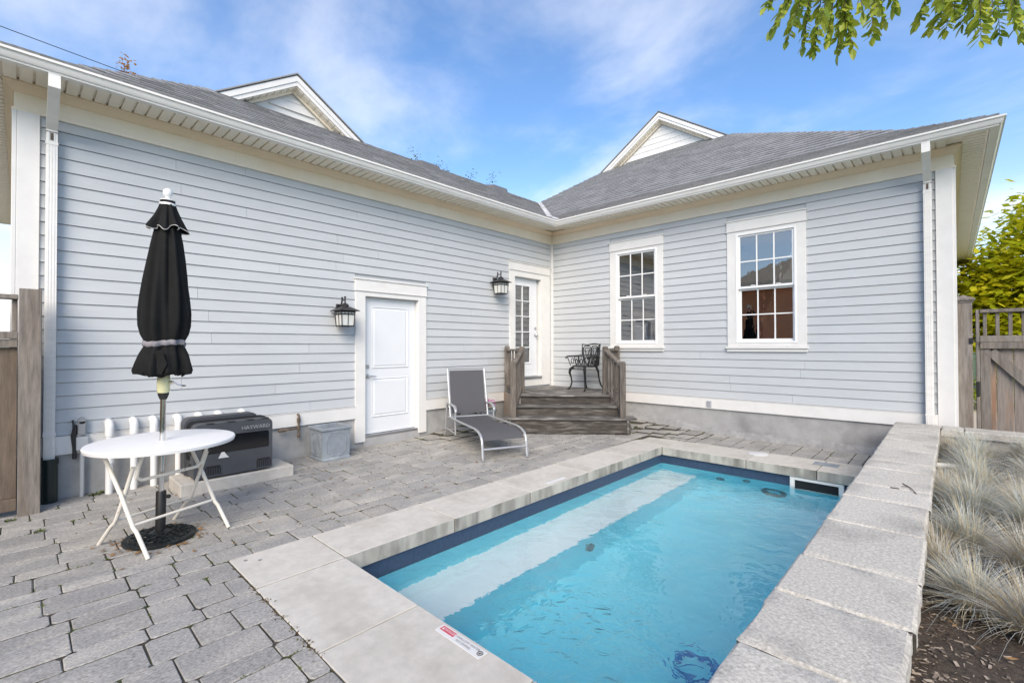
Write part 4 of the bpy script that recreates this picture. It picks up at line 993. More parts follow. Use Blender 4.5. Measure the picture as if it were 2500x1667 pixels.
fp = thing('fence_post', 'thick weathered timber post before the left house corner', 'post', (.33, -7.79, 0))
wbox('shaft', fp, .258, .398, -7.862, -7.722, -.1, 1.965)
lf = thing('wooden_fence', 'brown wooden fence with an open top panel at the left edge', 'fence', (.33, -8.8, 0))
wbox('cap_rail', lf, .27, .39, -10.5, -7.866, 1.87, 1.91); wbox('middle_rail', lf, .285, .375, -10.5, -7.866, 1.53, 1.59); wbox('middle_rail', lf, .28, .36, -10.5, -7.866, 1.455, 1.527)
wbox('bottom_rail', lf, .285, .37, -10.5, -7.866, .05, .15, 'wood_brown')
for i in range(19): y = -7.868 - i * .138; wbox('board', lf, .30, .322, y - .132, y, .151, 1.454, 'wood_brown', .003)
for i in range(16): y = -7.87 - i * .16; wbox('baluster', lf, .31, .345, y - .034, y, 1.591, 1.869)
uc = thing('utility_cabinet', 'pale metal cabinet glimpsed through the left fence top', 'cabinet', (-2.2, -8.75, 0))
MB().bbox(-2.5, -1.9, -9.3, -8.28, -.1, 1.95, .02).build('body', M['conduit'], uc); MB().bbox(-1.9, -1.892, -8.6, -8.4, 1.55, 1.8, .002).build('notice', M['sign'], uc)

# ------------------------------------------------------------------ pipes and boxes on the left wall
def pvc(y, zt, zb, out, label, coupling=False):
    t = thing('pvc_pipe', label, 'pipe', (out, y, zb), group='white pipes rising along the left wall')
    r = .030
    arc = [(out - .055 * (1 - math.cos(a)), y, zt - .055 + .055 * math.sin(a)) for a in (0, .4, .8, 1.2, 1.571)]
    MB().tube([(out, y, zb), (out, y, zt - .10)], r, 16).build('riser', M['pvc'], t, smooth=True)
    MB().tube([(out, y, zt - .13)] + arc + [(.0, y, zt)], r * 1.22, 16).build('elbow', M['pvc'], t, smooth=True)
    if coupling: MB().tube([(out, y, .30), (out, y, .40)], r * 1.25, 16).build('coupling', M['pvc'], t, smooth=True)
nm = ['first white pipe from the left, beside the grey switch box', 'second white pipe from the left behind the table', 'third white pipe from the left behind the table', 'fourth white pipe from the left, right of the umbrella pole', 'fifth white pipe, leftmost one rising behind the pool heater', 'sixth white pipe, middle one rising behind the pool heater', 'seventh white pipe, rightmost one rising behind the pool heater']
for i, y in enumerate((-7.235, -7.04, -6.875, -6.66, -6.46, -6.265, -6.02)): pvc(y, .70 - .004 * i, -.02, .10 if i else .12, nm[i], i == 0)
sb = thing('switch_box', 'grey electrical switch box and conduit on the left wall', 'electrical box', (.06, -7.43, 0))
MB().bbox(.02, .10, -7.475, -7.385, .455, .585, .006).build('junction_box', M['conduit'], sb)
b = MB().bbox(.02, .085, -7.463, -7.403, .60, .74, .008); b.tube([(.03, -7.433, .74), (.085, -7.433, .74)], .03, 14); b.build('switch_cover', M['grey_plastic'], sb)
MB().tube([(.06, -7.43, .455), (.06, -7.43, .0)], .017, 10).build('conduit', M['conduit'], sb, smooth=True)
b = MB().bbox(.02, .05, -7.50, -7.468, .37, .70, .006); b.tube([(.04, -7.5, .75), (.05, -7.49, .68), (.04, -7.505, .6), (.045, -7.485, .4)], .008, 6); b.build('back_strip', M['black_metal'], sb)
dp = thing('drain_pipe', 'dark upright drain pipe at the foot of the left downspout', 'pipe', (.07, -7.66, 0))
MB().lathe([(.062, -.1), (.062, .36), (.068, .36), (.068, .41), (.055, .41), (.055, .3)], 24, (.072, -7.66), cap=False).build('tube', M['dark_green'], dp, smooth=True)
gs = thing('gas_pipe', 'rusty gas pipe stub with valve below the clapboards', 'pipe', (.06, -5.4, .3))
b = MB(); b.tube([(.0, -5.36, .575), (.05, -5.36, .575), (.062, -5.36, .56), (.062, -5.36, .29)], .014, 10); b.tube([(.062, -5.36, .40), (.062, -5.60, .395)], .014, 10); b.tube([(.062, -5.52, .395), (.062, -5.61, .395)], .02, 10); b.build('tube', M['copper'], gs, smooth=True)
b = MB().tube([(.062, -5.36, .47), (.062, -5.36, .53)], .022, 10); b.tube([(.062, -5.36, .28), (.062, -5.36, .32)], .02, 10); b.tube([(.062, -5.36, .38), (.062, -5.36, .42)], .024, 10); b.build('fitting', M['copper'], gs, smooth=True)
ou_ = thing('wall_outlet', 'small grey covered outlet on the right skirt board', 'outlet', (3.33, -.03, .5))
MB().bbox(3.29, 3.365, -.055, -.028, .455, .555, .006).build('cover', M['conduit'], ou_)
for z in (.478, .515): MB().bbox(3.305, 3.35, -.059, -.055, z, z + .022, .002).build('socket', M['grey_plastic'], ou_)

# ------------------------------------------------------------------ pool heater on its pad
pad = tag(MB().bbox(.30, .80, -6.78, -5.71, -.05, .115, .008).build('concrete_pad', M['coping']), 'low concrete pad under the pool heater', 'pad')
ht = thing('pool_heater', 'dark grey boxy pool heater with black front panel and raised lettering', 'heater', (.6, -6.3, .115))
def rbox(x0, x1, y0, y1, z0, z1, r, ax):
    """rounded-corner extrusion along axis ax"""
    b = MB(); u0, u1 = (y0, y1) if ax == 0 else (x0, x1); pts = []
    for (cu, cz, a0) in ((u1 - r, z1 - r, 0), (u0 + r, z1 - r, 90), (u0 + .012, z0 + .012, 180), (u1 - .012, z0 + .012, 270)):
        rr = r if a0 < 180 else .012
        for k in range(5): a = R(a0 + 22.5 * k); pts.append((cu + rr * math.cos(a), cz + rr * math.sin(a)))
    b.prism(pts, ax, *((x0, x1) if ax == 0 else (y0, y1))); return b
rbox(.50, .77, -6.665, -5.93, .135, .675, .06, 0).build('body', M['heater'], ht, smooth=True, ang=40)
rbox(.34, .499, -6.69, -5.99, .135, .715, .07, 0).build('rear_body', M['heater'], ht, smooth=True, ang=40)
for xx in (.515, .56, .60): rbox(xx, xx + .012, -6.675, -5.92, .30, .685, .06, 0).build('seam_rib', M['rubber'], ht, smooth=True, ang=40)
b = rbox(.765, .776, -6.59, -5.97, .37, .545, .02, 0); b.build('front_panel', M['heater_dark'], ht, smooth=True, ang=40)
MB().bbox(.765, .7785, -6.20, -5.96, .566, .624, .004).build('name_plate', M['heater'], ht)
MX = Matrix(((0, 0, 1, 0), (1, 0, 0, 0), (0, 1, 0, 0), (0, 0, 0, 1)))
text_mb('HAYWARD', .056, Matrix.Translation((.7795, -6.10, .595)) @ MX, .002).build('lettering', M['grey_plastic'], ht)
for yy in (-6.50, -6.02):
    gr = MB(); w = .13
    for k in range(7): y = yy - w / 2 + k * w / 6; gr.bbox(.768, .778, y - .004, y + .004, .155, .245 if 0 < k < 6 else .235, .002)
    gr.bbox(.768, .7785, yy - w / 2 + .004, yy + w / 2 - .004, .237, .248, .002); gr.build('vent_grille', M['rubber'], ht)
for yy in (-6.52, -6.33, -6.15, -6.0): MB().bbox(.70, .774, yy - .035, yy + .035, .668, .679, .002).build('top_slot', M['rubber'], ht)
for z in (.22, .36, .52): MB().bbox(.60, .66, -5.935, -5.918, z, z + .05, .003).build('side_clip', M['rubber'], ht); MB().bbox(.60, .66, -6.675, -6.660, z, z + .05, .003).build('side_clip', M['rubber'], ht)
b = MB(); b.add([(.7795, -6.455, .315), (.7795, -6.355, .315), (.7795, -6.375, .335), (.7795, -6.40, .375), (.7795, -6.425, .375)], [(0, 1, 2, 3, 4)]); b.build('sticker', M['sign'], ht)
b = MB(); b.tube([(.778, -6.54, .41), (.786, -6.54, .41)], .022, 14); b.build('dial', M['rubber'], ht)

# ------------------------------------------------------------------ square planter
pt = thing('planter_box', 'empty square lead-grey planter between the gas pipe and the lower door', 'planter', (.28, -5.05, 0))
cx_, cy_ = .285, -5.045; zb_ = g(.3, -5.0)
def sqr(h, z): return [(cx_ - h, cy_ - h, z), (cx_ + h, cy_ - h, z), (cx_ + h, cy_ + h, z), (cx_ - h, cy_ + h, z)]
def loft(rings): 
    b = MB(); V = []; F = []
    for r_ in rings: V += r_
    for i in range(len(rings) - 1):
        for k in range(4): F.append((i * 4 + k, i * 4 + (k + 1) % 4, (i + 1) * 4 + (k + 1) % 4, (i + 1) * 4 + k))
    F.append((3, 2, 1, 0)); m = (len(rings) - 1) * 4; F.append((m, m + 1, m + 2, m + 3)); return b.add(V, F)
loft([sqr(.188, zb_), sqr(.19, zb_ + .02), sqr(.178, zb_ + .035), sqr(.188, zb_ + .40), sqr(.172, zb_ + .40), sqr(.165, zb_ + .27)]).build('body', M['planter'], pt)
b = MB(); h = .205
for (a, c, d, e_) in ((-h, h, -h, -h + .03), (-h, h, h - .03, h), (-h, -h + .03, -h + .03, h - .03), (h - .03, h, -h + .03, h - .03)): b.bbox(cx_ + a, cx_ + c, cy_ + d, cy_ + e_, zb_ + .385, zb_ + .42, .006)
b.build('rim', M['planter'], pt)
for (dx, dy) in ((1, 0), (-1, 0), (0, 1), (0, -1)):
    b = MB(); z0, z1, c, hw = zb_ + .06, zb_ + .355, .045, .125; q = [(-hw + c, z0), (hw - c, z0), (hw - c, z0 + c * .5), (hw, z0 + c), (hw, z1 - c), (hw - c, z1 - c * .5), (hw - c, z1), (-hw + c, z1), (-hw + c, z1 - c * .5), (-hw, z1 - c), (-hw, z0 + c), (-hw + c, z0 + c * .5)]
    def at_(u, z): o_ = .178 + (z - zb_ - .035) * .0275; return (cx_ + dx * o_ + dy * u, cy_ + dy * o_ + dx * u, z)
    b.tube([at_(u, z) for u, z in q], .0065, 6, closed=True); b.build('panel_moulding', M['planter'], pt, smooth=True)
so2 = MB().box(cx_ - .165, cx_ + .165, cy_ - .165, cy_ + .165, zb_ + .26, zb_ + .275).build('potting_soil', M['soil'], pt)
# flower pot half hidden behind the lounger
fl = thing('flower_pot', 'grey pot of pink flowers behind the lounger, beside the steps', 'flower pot', (.42, -2.32, .07))
MB().lathe([(.10, .06), (.15, .34), (.165, .345), (.165, .38), (.145, .38), (.14, .33)], 20, (.42, -2.32)).build('pot', M['planter'], fl, smooth=True)
frs = random.Random(8); b = MB(); bl = MB()
for i in range(70):
    a, r_ = frs.uniform(0, 6.3), frs.random() * .15; c = Vector((.42 + math.cos(a) * r_, -2.32 + math.sin(a) * r_, .42 + frs.random() * .13)); s_ = .022; ax = Vector((frs.uniform(-1, 1), frs.uniform(-1, 1), 1.2)).normalized(); u = ax.orthogonal().normalized(); v = ax.cross(u)
    for k in range(5): a1 = k * 1.2566; d1 = u * math.cos(a1) + v * math.sin(a1); d2 = u * math.cos(a1 + .55) + v * math.sin(a1 + .55); d0 = u * math.cos(a1 - .55) + v * math.sin(a1 - .55); b.add([c, c + d0 * s_ * .8, c + d1 * s_ * 1.2 + ax * .003, c + d2 * s_ * .8], [(0, 1, 2, 3)])
b.build('petals', M['petal'], fl)
for i in range(160):
    a, r_ = frs.uniform(0, 6.3), frs.random() * .17; c = Vector((.42 + math.cos(a) * r_, -2.32 + math.sin(a) * r_, .37 + frs.random() * .12)); d1 = Vector((math.cos(a), math.sin(a), frs.uniform(-.3, .8))).normalized() * .04; s1 = Vector((-math.sin(a), math.cos(a), 0)) * .012; bl.add([c, c + d1 * .5 + s1, c + d1, c + d1 * .5 - s1], [(0, 1, 2, 3)])
bl.build('foliage', M['leaf'], fl)
# ------------------------------------------------------------------ corner porch
ang = math.atan2(-.766, .643)                 # local x looks out of the corner, local y runs along the steps
PM = Matrix.Rotation(ang, 4, 'Z')
porch = thing('porch', 'old wooden corner porch with three steps and railings below the glazed door', 'porch', (.9, -.9, .1))
def loc2(s_, t_, z): return PM @ Vector((s_, t_, z))
def pw(*a): return PM @ Vector(a)
inv = PM.inverted()
deckpoly = [(.03, -.03), (.03, -1.50), (.776, -1.86), (1.985, -.845), (1.68, -.03)]
dl = [tuple((inv @ Vector((x, y, 0)))[:2]) for x, y in deckpoly]
ar_ = sum(dl[i - 1][0] * dl[i][1] - dl[i][0] * dl[i - 1][1] for i in range(len(dl)))
if ar_ < 0: dl.reverse()
s_ = 1.925
while s_ > 0:
    pc = clip([(s_ - .138, -3), (s_, -3), (s_, 3), (s_ - .138, 3)], dl)
    if len(pc) > 2:
        b = MB().prism(pc, 2, .585, .622 + rnd.uniform(-.002, .002)); b.xf(PM).build('deck_board', M['deckwood'], porch)
    s_ -= .143
def pbox(name, s0, s1, t0, t1, z0, z1, mt='deckwood', bev=.005):
    b = MB().bbox(s0, s1, t0, t1, z0, z1, bev); b.xf(PM); return b.build(name, M[mt], porch)
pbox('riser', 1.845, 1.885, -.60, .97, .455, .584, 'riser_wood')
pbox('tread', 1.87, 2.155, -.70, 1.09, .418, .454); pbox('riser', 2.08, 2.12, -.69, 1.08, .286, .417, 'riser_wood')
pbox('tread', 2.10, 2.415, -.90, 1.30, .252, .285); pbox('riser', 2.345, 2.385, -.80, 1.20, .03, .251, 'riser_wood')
pbox('skirt', 1.90, 2.40, -.78, -.745, .03, .25); pbox('skirt', 1.90, 2.40, 1.14, 1.175, .03, .25)
def skirt(p, q, z0, z1):
    p, q = Vector((*p, 0)), Vector((*q, 0)); d = (q - p).normalized(); nn = Vector((-d.y, d.x, 0)) * .02; b = MB()
    b.prism([tuple((p + nn)[:2]), tuple((p - nn)[:2]), tuple((q - nn)[:2]), tuple((q + nn)[:2])], 2, z0, z1); b.build('skirt', M['wood_red'], porch)
skirt((.04, -1.50), (.74, -1.84), .03, .583); skirt((1.94, -.83), (1.66, -.06), .03, .583)
pbox('stringer', 1.0, 1.845, -.62, -.58, .05, .583); 
LB, LU, LL = (.085, -1.48), (.665, -1.70), (.935, -2.215)
RB, RU, RL = (1.63, -.085), (1.80, -.765), (2.31, -1.06)
def post(p, z0, z1):
    h = .046; b = MB().bbox(-h, h, -h, h, z0, z1 - .015, .006); b.lathe([(.046, z1 - .016), (.04, z1 - .004), (.02, z1)], 8); b.xf(Matrix.Translation((p[0], p[1], 0)) @ PM); return b.build('post', M['porch_wood'], porch)
post(LB, .3, 1.47); post(LU, .45, 1.455); post(LL, .27, 1.21); post(RB, .55, 1.465); post(RU, .45, 1.455); post(RL, .27, 1.205)
def beam(name, p, q, w, h, parent, mt):
    p, q = Vector(p), Vector(q); t = (q - p).normalized(); sd_ = t.cross(Vector((0, 0, 1))).normalized() * w / 2; u = Vector((0, 0, h / 2)); b = MB()
    V = [p - sd_ - u, p + sd_ - u, p + sd_ + u, p - sd_ + u, q - sd_ - u, q + sd_ - u, q + sd_ + u, q - sd_ + u]
    b.add(V, [(0, 1, 2, 3), (7, 6, 5, 4), (0, 4, 5, 1), (1, 5, 6, 2), (2, 6, 7, 3), (3, 7, 4, 0)]); return b.build(name, M[mt], parent)
def railing(A, za0, za1, B, zb0, zb1, nb):
    A3, B3 = Vector((*A, 0)), Vector((*B, 0)); d = (B3 - A3).normalized() * .045; a, c = A3 + d, B3 - d
    beam('hand_rail', (a.x, a.y, za1), (c.x, c.y, zb1), .085, .036, porch, 'porch_wood'); beam('bottom_rail', (a.x, a.y, za0), (c.x, c.y, zb0), .04, .06, porch, 'porch_wood')
    for i in range(nb):
        t = (i + .7) / (nb + .4); p = a + (c - a) * t; z0 = za0 + (zb0 - za0) * t; z1 = za1 + (zb1 - za1) * t
        b = MB().box(-.017, .017, -.017, .017, z0, z1); b.xf(Matrix.Translation((p.x, p.y, 0)) @ PM).build('baluster', M['porch_wood'], porch)
railing(LB, .70, 1.39, LU, .70, 1.39, 4); railing(LU, .70, 1.375, LL, .40, 1.15, 4); railing(RB, .70, 1.39, RU, .70, 1.39, 4); railing(RU, .70, 1.375, RL, .40, 1.15, 4)

# ------------------------------------------------------------------ cast iron chair
ch = thing('iron_chair', 'ornate black cast iron armchair standing on the porch', 'chair', (1.12, -.40, .622), R(-102))
ch.scale = (1.12, 1.2, 1.04)
b = MB(); b.lathe([(.19, .425), (.20, .43), (.20, .445), (.19, .45)], 28); b.xf(Matrix.Scale(1.08, 4, (0, 1, 0))); b.build('seat', M['iron'], ch, True, world=False)
def cpt(a, r_, z): return (-.02 - r_ * math.cos(a), 1.1 * r_ * math.sin(a), z)
for sx, sy in ((1, 1), (1, -1), (-1, 1), (-1, -1)):
    b = MB()
    if sx > 0: pts = [(.14, .13, .425), (.175, .165, .38), (.185, .175, .32), (.165, .155, .22), (.155, .15, .14), (.17, .165, .06), (.20, .19, .015), (.225, .205, .012)]
    else: pts = [(-.13, .13, .425), (-.155, .15, .34), (-.165, .155, .22), (-.19, .17, .10), (-.235, .195, .012), (-.25, .20, .012)]
    rr = [.022, .026, .020, .013, .012, .013, .016, .012] if sx > 0 else [.02, .018, .013, .012, .013, .012]
    b.tube([(x, y * sy, z) for x, y, z in pts], rr, 8); b.build('leg', M['iron'], ch, True, world=False)
b = MB(); b.tube([(.158, .152, .15), (-.175, -.16, .15)], .007, 6); b.tube([(.158, -.152, .157), (-.175, .16, .157)], .007, 6); b.build('stretcher', M['iron'], ch, True, world=False)
b = MB()
for k in range(-4, 5):       # apron scrolls
    a = k * .16; pts = [(.165 + .03 * math.cos(a * 2), k * .03 + .016 * math.sin(q), .395 + .018 * math.cos(q)) for q in [i * 6.283 / 8 for i in range(8)]]
    b.tube(pts, .0045, 5, closed=True)
b.build('apron', M['iron'], ch, True, world=False)
def pear(a0, z0, z1, wid, r_, inv_=False, n=22):
    pts = []
    for i in range(n):
        t = 2 * math.pi * i / n; v = (1 - math.cos(t)) / 2; w = wid * math.sin(t) * (.35 + .75 * v if not inv_ else 1.1 - .75 * v); zz_ = z0 + (z1 - z0) * v
        if not inv_ and v > .92: zz_ -= .03 * (1 - abs(math.sin(t)) / .54)       # heart notch
        pts.append(cpt(a0 + w / r_, r_ + .05 * (zz_ - .45), zz_))
    return pts
b = MB(); RB_ = .20
for a0 in (-.62, 0, .62):
    b.tube(pear(a0, .45, .83, .075, RB_), .0095, 6, closed=True); b.tube(pear(a0, .62, .79, .04, RB_), .0075, 6, closed=True); b.tube(pear(a0, .46, .62, .05, RB_, True), .0075, 6, closed=True)
for a0 in (-1.55, -1.1, 1.1, 1.55): b.tube(pear(a0, .45, .64, .05, RB_), .009, 6, closed=True); b.tube(pear(a0, .46, .57, .03, RB_, True), .007, 6, closed=True)
for a0 in (-1.33, -.86, -.31, .31, .86, 1.33): b.tube([cpt(a0 + .02 * math.sin(z * 40), RB_ + .05 * (z - .45), z) for z in (.45, .48, .52, .56, .60, .635)], .0075, 6)
b.build('back_scrolls', M['iron'], ch, True, world=False)
b = MB(); top = []
for i in range(41):
    a = -.98 + 1.96 * i / 40; top.append(cpt(a, RB_ + .02, .825 + .022 * abs(math.sin(a / .62 * math.pi / 2 + math.pi / 2))))
b.tube([cpt(-.98, RB_ + .01, .64)] + top + [cpt(.98, RB_ + .01, .64)], .012, 8)
mid = [cpt(-1.2 + 2.4 * i / 30, RB_ + .01, .635) for i in range(31)]; b.tube(mid, .010, 8)
b.build('top_rail', M['iron'], ch, True, world=False)
for sy in (-1, 1):
    b = MB(); pts = [cpt(sy * a, RB_ + .012, .637 - .004 * k) for k, a in enumerate((.98, 1.2, 1.45, 1.7))] + [(.10, sy * .245, .62), (.17, sy * .25, .615), (.20, sy * .25, .60), (.195, sy * .248, .575), (.175, sy * .245, .58)]
    b.tube(pts, [.009, .009, .01, .011, .012, .013, .012, .009, .006], 8); b.tube([(.165, sy * .245, .60), (.145, sy * .225, .52), (.13, sy * .205, .445)], .008, 6)
    b.tube([(.06 + .03 * math.cos(q), sy * .235, .53 + .05 * math.sin(q)) for q in [i * 6.283 / 10 for i in range(10)]], .0075, 5, closed=True)
    b.build('arm_rest', M['iron'], ch, True, world=False)

# ------------------------------------------------------------------ sun lounger
lo = thing('sun_lounger', 'silver sun lounger with charcoal mesh sling and raised back', 'lounger', (.28, -3.135, .015), math.atan2(-.69, 1.62))
W_ = .615
def strip(pts, y0, y1, th, name, mt, parent, n=1):
    V = []; F = []
    for (x, z) in pts: V += [(x, y0, z), (x, y1, z)]
    m = len(pts)
    V2 = [(x, y, z - th) for x, y, z in V]
    for i in range(m - 1): a = 2 * i; F += [(a, a + 1, a + 3, a + 2), (2 * m + a, 2 * m + a + 2, 2 * m + a + 3, 2 * m + a + 1), (a, a + 2, 2 * m + a + 2, 2 * m + a), (a + 1, 2 * m + a + 1, 2 * m + a + 3, a + 3)]
    F += [(0, 2 * m, 2 * m + 1, 1), (2 * m - 2, 2 * m - 1, 4 * m - 1, 4 * m - 2)]
    return MB().add(V + V2, F).build(name, M[mt], parent, True, 40, world=False)
seat_pts = [(.32, .350), (.5, .338), (.8, .328), (1.05, .336), (1.06, .338), (1.3, .345), (1.5, .345), (1.62, .33), (1.71, .30), (1.765, .255)]
strip([(x, z - .01) for x, z in seat_pts], .03, W_ - .03, .006, 'seat_sling', 'sling', lo)
strip([(.315, .40), (.27, .60), (.225, .82), (.175, 1.06)], .025, W_ - .025, .006, 'back_sling', 'sling', lo)
for y in (.0, W_):
    MB().tube([(.20, y, .335), (.35, y, .345), (.9, y, .345), (1.48, y, .352), (1.62, y, .335), (1.715, y, .30), (1.765, y, .25), (1.775, y, .18), (1.80, y, .0)], .0175, 10, flat=.8).build('side_rail', M['alu'], lo, True, world=False)
    MB().tube([(.335, y, .345), (.28, y, .60), (.228, y, .82), (.168, y, 1.085)], .016, 10, flat=.8).build('back_stile', M['alu'], lo, True, world=False)
    MB().tube([(.0, y, .0), (.06, y, .13), (.10, y, .335), (.13, y, .50), (.17, y, .53), (.30, y, .545)], .0155, 10).build('rear_leg', M['alu'], lo, True, world=False)
    MB().tube([(.12, y, .535), (.22, y, .552), (.45, y, .548), (.56, y, .535), (.615, y, .49), (.625, y, .46)], [.018, .024, .026, .026, .022, .014], 10, flat=.55).build('arm_rest', M['alu'], lo, True, world=False)
    MB().tube([(.60, y, .50), (.585, y, .34), (.60, y, .12)], .014, 10).build('arm_post', M['alu'], lo, True, world=False)
    MB().tube([(.03, y, .14), (.60, y, .14)], .012, 8).build('lower_rail', M['alu'], lo, True, world=False)
MB().tube([(.165, .0, 1.09), (.165, W_, 1.09)], .014, 10).build('head_bar', M['alu'], lo, True, world=False)
MB().tube([(1.782, .0, .135), (1.782, W_, .135)], .014, 10).build('front_bar', M['alu'], lo, True, world=False)
MB().tube([(.04, .0, .10), (.04, W_, .10)], .012, 10).build('rear_bar', M['alu'], lo, True, world=False)
MB().tube([(.31, .0, .345), (.31, W_, .345)], .012, 10).build('hinge_bar', M['alu'], lo, True, world=False)
for y in (.0, W_):
    MB().tube([(1.80, y, .03), (1.803, y, -.003)], .02, 10).build('foot_cap', M['grey_plastic'], lo, True, world=False)
for y in (.12, .4): MB().bbox(.28, .31, y, y + .05, .37, .40, .004).build('hinge_clip', M['rubber'], lo, world=False)

# ------------------------------------------------------------------ folding table
ax_a = math.atan2(.92, -.39)        # frame direction
tb = thing('patio_table', 'round white folding table with chipped cream tube legs', 'table', (1.81, -7.085, 0), ax_a - math.pi / 2)
ZT = .742
MB().lathe([(.05, ZT - .012), (.435, ZT - .012), (.452, ZT - .034), (.468, ZT - .034), (.474, ZT - .012), (.468, ZT - .003), (.455, ZT), (.03, ZT), (.028, ZT - .012)], 64, cap=False).build('table_top', M['plastic_white'], tb, True, 40, world=False)
# local: y along the frames (T1 -> T3), x away from the camera side is negative
for y, sx in ((-.30, 1), (.30, 1)):
    MB().tube([(-.21 * sx, y, ZT - .03), (.02, y, .40), (.13, y, .23), (.155, y, .19), (.19, y, .165), (.315, y, .0)], .0135, 10).build('leg', M['table_leg'], tb, True, world=False)
for y in (-.27, .27):
    MB().tube([(.10, y, .60), (.0, y, .38), (-.08, y, .22), (-.105, y, .18), (-.14, y, .155), (-.285, y, .0)], .0135, 10).build('leg', M['table_leg'], tb, True, world=False)
MB().tube([(.145, -.30, .205), (.145, .30, .205)], .0105, 8).build('cross_bar', M['table_leg'], tb, True, world=False)
MB().tube([(-.095, -.27, .20), (-.095, .27, .20)], .0105, 8).build('cross_bar', M['table_leg'], tb, True, world=False)
MB().tube([(.17, -.245, ZT - .03), (.115, -.245, .60), (.085, -.24, .52), (.075, -.20, .49), (.075, .20, .49), (.085, .24, .52), (.115, .245, .60), (.17, .245, ZT - .03)], .0125, 10).build('hook_bar', M['table_leg'], tb, True, world=False)
for y in (-.285, .285): MB().tube([(.012, y - .03, .405), (.012, y + .03, .405)], .008, 8).build('pivot', M['steel'], tb, True, world=False)

# ------------------------------------------------------------------ closed parasol
um = thing('patio_umbrella', 'closed black patio umbrella tied with a grey strap, through the table', 'umbrella', (1.847, -7.111, 0))
um.rotation_euler = (R(-.7), R(.25), 0)
urs = random.Random(14); NA = 96; folds = [(urs.uniform(.6, 1.3), urs.uniform(0, 6.28)) for _ in range(6)]
def canopy_r(base, dep, z, a):
    return base * (1 + 1.45 * dep * (.55 * math.sin(a * 8 + 1.2 * math.sin(z * 2.1)) + .35 * math.sin(a * 13 + z * 1.5 + 1) + .2 * math.sin(a * 5 + z * 3)))
def drape(prof_, name, mt, parent, hem=0., cap=False):
    V = []; F = []
    for i, (r_, z, dep) in enumerate(prof_):
        for k in range(NA):
            a = 2 * math.pi * k / NA; rr = canopy_r(r_, dep, z, a); zo = hem * math.sin(a * 8 + .6) * (i == len(prof_) - 1) + hem * .6 * math.sin(a * 3) * (i >= len(prof_) - 2)
            V.append((rr * math.cos(a), rr * math.sin(a), z + zo))
    for i in range(len(prof_) - 1):
        for k in range(NA): F.append((i * NA + k, i * NA + (k + 1) % NA, (i + 1) * NA + (k + 1) % NA, (i + 1) * NA + k))
    return MB().add(V, F).build(name, M[mt], parent, True, 80, world=False)
can = drape([(.045, 2.50, .02), (.058, 2.42, .08), (.076, 2.35, .12), (.092, 2.25, .14), (.108, 2.12, .15), (.124, 1.98, .16), (.138, 1.84, .16), (.147, 1.72, .16), (.147, 1.62, .15), (.138, 1.55, .13), (.122, 1.505, .11), (.116, 1.48, .10), (.12, 1.455, .12), (.138, 1.40, .16), (.152, 1.33, .18), (.158, 1.28, .20), (.150, 1.245, .2), (.13, 1.24, .2)], 'canopy', 'canopy', um, .012)
fl_ = drape([(.046, 2.575, .02), (.05, 2.55, .04), (.058, 2.51, .10), (.075, 2.45, .16), (.095, 2.395, .2), (.112, 2.355, .24)], 'vent_flap', 'canopy', um, .016)
# pale hem along the flap
pts = []
for k in range(NA):
    a = 2 * math.pi * k / NA; rr = canopy_r(.112, .24, 2.355, a); pts.append((rr * math.cos(a), rr * math.sin(a), 2.355 + .016 * math.sin(a * 8 + .6) + .0096 * math.sin(a * 3)))
MB().tube(pts, .0028, 4, closed=True).build('hem_piping', M['piping'], fl_, world=False)
MB().lathe([(.048, 2.538), (.0535, 2.54), (.0535, 2.556), (.048, 2.558)], 28, cap=False).build('collar_band', M['plastic_white'], um, True, world=False)
MB().lathe([(.05, 2.577), (.05, 2.583), (.018, 2.588), (.016, 2.605), (.026, 2.615), (.033, 2.635), (.028, 2.66), (.012, 2.672), (.001, 2.673)], 20).build('finial', M['plastic_white'], um, True, world=False)
pts = []
for k in range(NA):
    a = 2 * math.pi * k / NA; rr = canopy_r(.121, .10, 1.48, a) + .004; pts.append((rr * math.cos(a), rr * math.sin(a), 1.483 + .008 * math.sin(a * 2 + .5)))
b = MB(); V = []; F = []
for k, p in enumerate(pts):
    for (dz, dr) in ((-.02, .0), (-.017, .004), (.0, .006), (.016, .004), (.02, 0)): q = Vector((p[0], p[1], 0)).normalized(); V.append((p[0] + q.x * dr, p[1] + q.y * dr, p[2] + dz + .003 * math.sin(k * .7)))
for k in range(NA):
    for i in range(4): F.append((k * 5 + i, ((k + 1) % NA) * 5 + i, ((k + 1) % NA) * 5 + i + 1, k * 5 + i + 1))
b.add(V, F).build('tie_strap', M['strap'], um, True, 60, world=False)
b = MB(); b.add([(.155, -.03, 1.42), (.168, .02, 1.435), (.17, .055, 1.33), (.165, .02, 1.25), (.16, -.02, 1.26), (.158, -.01, 1.36)], [(0, 1, 2, 3, 4, 5)]); b.xf(Matrix.Rotation(R(-22), 4, 'Z')); b.build('loose_flap', M['canopy'], um, world=False)
MB().lathe([(.019, .30), (.019, 1.09)], 16).build('pole', M['chrome'], um, True, world=False)
MB().lathe([(.019, 1.25), (.019, 2.55)], 12).build('upper_pole', M['chrome'], um, True, world=False)
MB().lathe([(.036, 1.105), (.041, 1.12), (.043, 1.18), (.04, 1.235), (.034, 1.25)], 20).build('crank_housing', M['ivory'], um, True, world=False)
MB().lathe([(.022, 1.055), (.034, 1.085), (.037, 1.105)], 20).build('housing_collar', M['rubber'], um, True, world=False)
